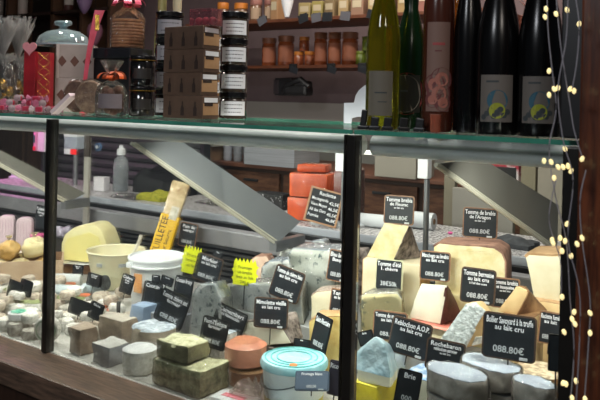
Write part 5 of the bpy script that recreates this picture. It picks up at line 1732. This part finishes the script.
while yy < 1.86:
    xx = -2.72 + (.032 if row % 2 else 0)
    while xx < -1.36:
        x = xx + rnd.uniform(-.006, .006)
        y = yy + rnd.uniform(-.006, .006)
        r_ = rnd.uniform(.027, .032)
        if free(x, y, r_ - .002) and y - r_ > 1.278 and x < -1.42 + (y - 1.3) * -.55:
            d = Vector((x, y, DECK)) - EYE
            s = d.dot(FWD); pxx = 300 + d.dot(RGT) / s * F
            shade = rnd.random()
            m = (W_SMALL, W_SMALL, B_SMALL, G_SMALL, B_SMALL)[int(shade * 5)]
            tp = None
            gl = ('small soft round goat cheese on the deck left of the white bucket', 'small goat cheeses')
            if y > 1.55 and rnd.random() < .16:
                tp = ORTOP; gl = ('small round goat cheese with an orange top', 'orange-topped goat cheeses')
            elif y > 1.45 and rnd.random() < .12:
                tp = GRTOP; gl = ('small round goat cheese with a green herb top', 'herb-topped goat cheeses')
            if pxx < 152:
                small('small_goat_cheese', x, y, DECK, r_, rnd.uniform(.022, .034), m, tp, *gl)
                OCC.append((x, y, r_ - .004))
                cnt += 1
        xx += .0605
    yy += .0535
    row += 1
base_small = [o for o in bpy.data.objects if o.name.startswith('small_goat_cheese')]
for i, o in enumerate(base_small):
    if i % 3 == 1:
        x, y = o.location.x + .026, o.location.y + .022
        small('small_goat_cheese', x, y, DECK + .033, rnd.uniform(.024, .028), .022, (W_SMALL, B_SMALL, G_SMALL)[i % 3 if i % 2 else 0], None, 'small soft goat cheese lying on top of the lower layer', 'upper small goat cheeses')
        bpy.context.view_layer.update()
        q_ = bpy.data.objects[[n_.name for n_ in bpy.data.objects if n_.name.startswith('small_goat_cheese')][-1]]
        q_.rotation_euler = (rnd.uniform(-.2, .2), rnd.uniform(-.2, .2), rnd.uniform(0, 3))
        q_.location.z += .006
# a tub with a green label and an upright round by the left post
q0 = on(14, 322, DECK + .03)
t = thing('green_label_tub', 'white cheese tub with a green label at the lower left corner', 'tub', (q0.x, max(q0.y, 1.33), DECK + .036), rad(10))
link('tub_body', LA([(0, 0), (.026, 0), (.030, .004), (.030, .020), (0, .022)], 26), WHITEP, t, True)
link('green_label', LA([(0, .0222), (.022, .0222), (.022, .0232), (0, .0232)], 22), M('label_green', '3c9c7c', 'b8dcc8', 60, .5, .6, rough=.5), t)
q0 = on(43, 338, DECK)
t = thing('upright_round_cheese', 'white round cheese standing on its edge beside the foot of the left post', 'cheese', (q0.x + .045, 1.318, DECK + EPS), rad(30))
bm = LA([(0, -.011), (.034, -.011), (.038, -.006), (.038, .006), (.034, .011), (0, .011)], 30)
for v in bm.verts:
    v.co = Matrix.Rotation(rad(90), 3, 'X') @ v.co + Vector((0, 0, .038))
link('body', soften(bm, 0, 0, .001, 40), W_SMALL, t, True)
bm = LA([(.026, 0), (.030, 0), (.030, .001), (.026, .001)], 26)
for v in bm.verts:
    v.co = Matrix.Rotation(rad(90), 3, 'X') @ v.co + Vector((0, -.0115, .038))
link('edge_mark', bm, M('mark_green_grey', '8c9c84', rough=.6), t)

# ------------------------------------------------------------------ price tags
DIG = '088.80€'
def ptag(label, cx, cy, w, h, Y, lines, digits=DIG, rim=TAGRIM2, rz=14, roll=0, tilt=-6, pin=.02, name='price_tag', group='price tags', board=SLATE, ink=WHITEINK):
    p = at(cx, cy, Y)
    k = dep(cx, Y)
    th = view_yaw(cx) - rad(rz)
    W = w * k / max(.3, math.cos(th))
    H = h * k
    bot = Matrix.Rotation(rad(rz), 3, 'Z') @ Matrix.Rotation(rad(roll), 3, 'Y') @ Matrix.Rotation(rad(tilt), 3, 'X')
    loc = p + bot @ Vector((0, 0, -H / 2))
    t = thing(name, label, 'price tag', loc, 0, group)
    t.rotation_euler = bot.to_euler()
    c = min(W, H) * .07
    def rr(w_, h_, c_):
        pts = []
        for sx, sz, a0 in ((1, -1, -90), (1, 1, 0), (-1, 1, 90), (-1, -1, 180)):
            for q in range(4):
                a = rad(a0 + q * 30)
                pts.append((sx * (w_ / 2 - c_) + c_ * math.cos(a), H / 2 + sz * (h_ / 2 - c_) + c_ * math.sin(a)))
        return pts
    link('rim', prism(rr(W, H, c * 1.4), -.0015, .0018), rim, t)
    link('slate', prism(rr(W - .0065, H - .0065, c), -.0026, -.0012), board, t)
    n = len(lines)
    z = H * .84
    for i, s in enumerate(lines):
        hh = H * (.14, .11, .06)[i]
        write('lettering', s, t, ink, height=hh, loc=(0, -.0032, z), maxw=W * (.86, .6, .5)[i])
        z -= H * (.15, .12)[min(i, 1)]
    if digits:
        write('price', digits, t, M('price_ink', 'c4c8cc', rough=.6), height=H * .14, loc=(0, -.0032, H * .22), maxw=W * .6)
    if rim is not BLACK and w > 15:
        link('plastic_clip', B((W * .28, -.003, H * .07), (W * .15, .004, H * .06), .0006), M('clip_pale', 'b8bcc0', rough=.3), t)
    if pin:
        link('pin', cyl(bmesh.new(), (0, 0, -pin), (0, 0, .004), .0014, 8), STEELD, t)
    return t
ptag('wood-rimmed price tag on the tall leaning yellow wedge', 399, 210, 30, 29, 1.885, ['Tomme brebis', 'de Fleurac', 'au lait cru'], rim=TAGRIM, pin=.008)
ptag('wood-rimmed price tag on the large yellow cheese half with pinkish rind', 480, 223, 34, 30, 1.90, ["Tomme de brebis", "de l'Aragon", 'au lait cru'], rim=TAGRIM, pin=.004)
ptag('wood-rimmed tag reading Manchego between tall wedge and large yellow cheese', 435, 266, 30, 29, 1.765, ['Manchego au brebis', 'au lait cru'], rim=TAGRIM)
ptag('dark tag in front of the large yellow cheese, left of two overlapping', 478, 286, 34, 35, 1.665, ['Tomme bernoise', 'au lait cru', "à l'ail des ours"], roll=2, pin=.05)
ptag('dark tag half hidden right of the bernoise tag', 505, 293, 28, 30, 1.74, ['Tomme brebis', 'et basquaise', 'au lait cru'], rim=TAGRIM, pin=.05)
ptag('hand-chalked tag with pale rim reading 38€50 in front of the cream block', 389, 275, 27, 31, 1.765, ["Tomme d'été", '1. chèvre'], '38€50k', rim=TAGRIM3, pin=.03)
ptag('wood-rimmed tag behind the Reblochon tag', 390, 326, 34, 29, 1.625, ['Tomme de montagne', 'au lait cru'], rim=TAGRIM, pin=.03)
ptag('tilted dark tag reading Reblochon A.O.P. right of the blue foil wedge', 410, 338, 40, 36, 1.51, ['Reblochon A.O.P.', 'au lait cru'], roll=9, pin=.02)
ptag('dark tag reading Rochebaron above the front left grey tomme', 445, 356, 38, 31, 1.455, ['Rochebaron', 'reblochon parmier', 'au lait cru'], '', roll=4, pin=.05)
ptag('largest dark tag reading Bollier Savoyard à la truffe', 509, 337, 52, 45, 1.425, ['Bollier Savoyard à la truffe', 'au lait cru'], roll=1, rim=TAGRIM2, pin=.012)
ptag('dark tag reading Raclette fumée close to the black post', 550, 328, 22, 32, 1.60, ['Raclette fumée', 'au lait'], roll=4, rim=TAGRIM)
ptag('nearly blank narrow dark tag against the black post', 556, 353, 15, 36, 1.33, [], '', rim=BLACK, pin=.03)
ptag('small dark tag reading Brie cut by the bottom edge', 408, 388, 24, 35, 1.345, ['Brie'], '000', rz=20, roll=8, rim=BLACK)
ptag('dark tag reading Mimolette vieille in front of the mottled wrapped cheese', 271, 313, 34, 30, 1.54, ['Mimolette vieille', 'au lait cru'], rim=TAGRIM2, rz=24, pin=.04)
ptag('tilted dark tag in front of the big blue-veined cheese', 287, 284, 30, 32, 1.66, ['Tomme de chèvre bleu', 'au lait cru'], roll=15, pin=.05)
ptag('wood-rimmed tag on the big blue-veined cheese beside the middle post', 338, 266, 20, 31, 1.785, ['Bleu brebis', 'Basque'], rim=TAGRIM, roll=6, pin=.05)
ptag('wood-rimmed tag before the beige wedge beside the middle post', 340, 303, 20, 27, 1.67, ['Tomme', 'au lait cru'], rim=TAGRIM, roll=4, pin=.02)
ptag('narrow grey-black tag in front of the golden yellow chunk', 321, 334, 16, 38, 1.515, ['Saint-Nectaire'], rz=-8, roll=10, rim=BLACK, pin=.06)
ptag('dark tag reading Camembert, rear one of two left of the pink cheese', 229, 322, 31, 29, 1.53, ['Camembert', 'de Normandie'], roll=17, rim=BLACK, pin=.06)
ptag('dark tag reading Pont-l\'Évêque in front of the Camembert tag', 214, 333, 26, 30, 1.43, ["Pont-l'Évêque", 'fermier'], roll=8, rim=BLACK, pin=.02)
ptag('dark tag reading Morbier in front of the left yellow zigzag card', 208, 269, 26, 27, 1.60, ['Morbier', 'au lait cru'], roll=12, pin=.01)
ptag('tilted dark tag in front of the white bucket, nearest the mouldy round', 172, 309, 29, 33, 1.49, ['Tomme chèvre sec', 'fermier'], roll=17, rim=BLACK, pin=.04)
ptag('plain dark tag to the right of the white bucket', 183, 291, 18, 29, 1.60, ['Ossau-Iraty'], '', roll=6, rim=BLACK, pin=.07)
ptag('plain dark tag in front of the white bucket', 152, 295, 18, 26, 1.62, ['Crottin'], '', roll=6, rim=BLACK, pin=.07)
ptag('tiny dark tag against the orange label of the bucket', 156, 279, 8, 8, 1.625, ['Chèvre'], '', rim=BLACK, pin=.11)
ptag('tiny tilted dark tag just above the plain tag by the bucket', 167, 281, 12, 9, 1.615, ['Cendré'], '', roll=14, rim=BLACK, pin=.11)
ptag('pale-rimmed black tag behind the white bucket by the pastry packet', 188, 235, 17, 24, 2.05, ['Pain de', 'campagne'], rim=TAGRIM, roll=6, pin=.08)
ptag('small dark tag lying at the back between the yellow cards', 217, 256, 9, 11, 2.0, ['Feta'], '', rim=BLACK, roll=20, pin=.12)
ptag('small black tag with white writing below the butter plate', 78, 270, 10, 10, 1.78, ['Beurre', 'doux'], '', rim=BLACK, pin=.02)
ptag('small black tag with white writing left of the dark round card', 94, 280, 13, 13, 1.70, ['Crème', 'fraîche'], '', rim=BLACK, roll=8, pin=.04)
ptag('black tag with white writing on a black clip before the bucket', 127, 284, 12, 19, 1.60, ['Chèvre', 'frais', 'fermier'], '', rim=BLACK, roll=12, pin=.02)
ptag('plain black tag left of its twin before the cardboard tray', 15, 290, 13, 18, 1.46, [], '', rim=BLACK, roll=10, rz=10, pin=.03)
ptag('plain black tag right of its twin before the cardboard tray', 26, 288, 11, 16, 1.50, [], '', rim=BLACK, roll=10, rz=10, pin=.03)
ptag('plain black tag among the small cheeses left of the grey-brown square cheese', 80, 308, 21, 16, 1.46, [], '', rim=BLACK, roll=10, pin=.02)
ptag('black tag with a dim drawing right of the plain black tag', 96, 311, 13, 17, 1.43, ['Bûche'], '', rim=BLACK, roll=16, pin=.01)
ptag('dark tag with white writing seen on the rear cabinet behind the left post', 41, 217, 11, 23, 2.06, ['Faisselle', 'fromage', 'blanc'], '', rim=BLACK, roll=6, pin=.08)
ptag('blue-grey tag leaning on the blue-lidded tub', 312, 381, 34, 19, 1.325, ['Fromage blanc'], '000,00', rz=16, roll=-8, tilt=-28, rim=M('slate_blue_rim', '4c5a6c', rough=.5), board=M('slate_blue', '566478', rough=.4), pin=.01)
ptag('small dark tag between the blue-lidded tub and the middle post', 336, 378, 15, 34, 1.36, ['Ricotta'], '', rim=M('slate_plum', '4a4450', rough=.5), board=M('slate_plum_in', '3c3844', rough=.4), roll=4, pin=.03)
ptag('small black and white tag behind the blue-lidded tub', 302, 343, 16, 8, 1.52, ['MIEL'], '', rim=BLACK, pin=.05)
ptag('dark tag seen flat between middle post and blue foil wedge', 366, 338, 16, 14, 1.54, ['Brie'], '', rim=BLACK, roll=-20, pin=.05)
# black clip under a tag, round black card
p = on(116, 308, DECK + .02)
t = thing('tag_clip', 'black clip stand beside the black tag before the bucket', 'clip', (at(116, 300, 1.50).x, 1.505, DECK + .036))
link('foot', B((0, 0, .004), (.03, .022, .008), .002), BLACK, t)
link('arm', B((.006, 0, .032), (.010, .008, .05), .002, None), BLACK, t)
p = at(106, 283, 1.72)
t = thing('round_card', 'wavy dark round card right of the small cream tag', 'card', (p.x, 1.715, p.z - .028), rad(15))
bm = LA([(0, -.0012), (.026, -.0012), (.026, .0012), (0, .0012)], 28)
for v in bm.verts:
    v.co = Matrix.Rotation(rad(90), 3, 'X') @ v.co + Vector((0, .003 * math.sin(v.co.x * 200), .030))
link('card', bm, M('card_charcoal', '2c2e30', '4c5050', 40, rough=.5), t)
link('pin', cyl(bmesh.new(), (0, 0, -.03), (0, 0, .01), .0015, 6), STEELD, t)
# neon zigzag cards
NEON = M('neon_yellow_card', 'dce41c', rough=.6)
def zig(lb, cx, cy, w, h, Y, lines, roll=0):
    p = at(cx, cy, Y)
    k = dep(cx, Y)
    W = w * k / .9
    H = h * k
    bot = Matrix.Rotation(rad(18), 3, 'Z') @ Matrix.Rotation(rad(roll), 3, 'Y')
    t = thing('zigzag_card', lb, 'price card', p + bot @ Vector((0, 0, -H / 2)), 0, 'neon yellow zigzag cards')
    t.rotation_euler = bot.to_euler()
    pts = [(-W * .44, 0), (W * .44, 0)]
    nz = 5
    for i in range(nz):
        z = H * .78 * (i + 1) / nz
        pts += [(W * (.5 if i % 2 == 0 else .42), z - H * .06), (W * (.42), z)]
    nt_ = 6
    for i in range(nt_):
        x = W * (.42 - .84 * (i + .5) / nt_)
        pts += [(x, H), (x - W * .07, H * .84)]
    for i in range(nz):
        z = H * .78 * (nz - i) / nz
        pts += [(-W * (.42), z), (-W * (.5 if i % 2 else .44), z - H * .06)]
    bm = prism(pts[:-1], -.0008, .0008)
    link('card', bm, NEON, t)
    z = H * .66
    for s in lines:
        write('lettering', s, t, M('pen_olive', '6c7020', rough=.7), height=H * .11, loc=(0, -.0014, z), maxw=W * .7)
        z -= H * .18
    link('pin', cyl(bmesh.new(), (0, .001, -.07), (0, .001, .005), .0014, 6), STEELD, t)
zig('neon yellow zigzag card partly behind the Morbier tag', 192, 260, 21, 28, 1.64, ['Promo', 'fermier', 'au lait'], 8)
zig('neon yellow zigzag card on the wrapped mottled cheese', 245, 272, 26, 27, 1.672, ['Fromage', 'de brebis', 'frais au lait', '200 g'], 2)
# ================================================================== LIGHT
def area(name, loc, size, power, color, rot=(0, 0, 0), sy=None):
    l = bpy.data.lights.new(name, 'AREA')
    l.energy = power
    l.color = color
    l.shape = 'RECTANGLE'
    l.size = size
    l.size_y = sy or size
    o = bpy.data.objects.new(name, l)
    COL.objects.link(o)
    o.location = loc
    o.rotation_euler = rot
    return o
for x0, x1 in ((-3.4, -2.66), (-2.36, -1.6), (-1.34, -.76), (-.5, -.22)):
    area('case_lamp', ((x0 + x1) / 2, 1.378, 1.335), x1 - x0, (15 if x0 < -1.4 else 11.5) * (x1 - x0), (1, .96, .88), (rad(30), 0, 0), .012)
for x in (-2.9, -2.0, -1.15, -.45):
    area('ceiling_spot', (x, 1.62, 2.95), .16, 14, (1, .95, .88), (0, 0, 0), .16)
area('hall_fill', (-.9, -1.3, 2.7), .5, 30, (.92, .95, 1.0), (rad(28), 0, 0))  # added fill from the customer side for column, ledge and cheese fronts
area('hall_fill', (1.0, -.6, 2.7), .4, 14, (1, .9, .8), (rad(25), 0, rad(25)))  # second added fill, warmer, no lamp known here
area('back_aisle_lamp', (-1.6, 3.0, 2.9), 1.0, 34, (1, .88, .76), (rad(14), 0, 0))
area('pink_lamp', (-3.6, 2.36, 1.33), .3, 3.5, (1, .2, .7), (0, rad(-8), 0))
w = bpy.data.worlds.new('world')
sc.world = w
w.use_nodes = True
w.node_tree.nodes['Background'].inputs[0].default_value = (.75, .85, 1, 1)
w.node_tree.nodes['Background'].inputs[1].default_value = .05
sc.view_settings.view_transform = 'Standard'
sc.view_settings.look = 'None'
sc.view_settings.gamma = 1
sc.view_settings.use_curve_mapping = False
sc.view_settings.exposure = 0
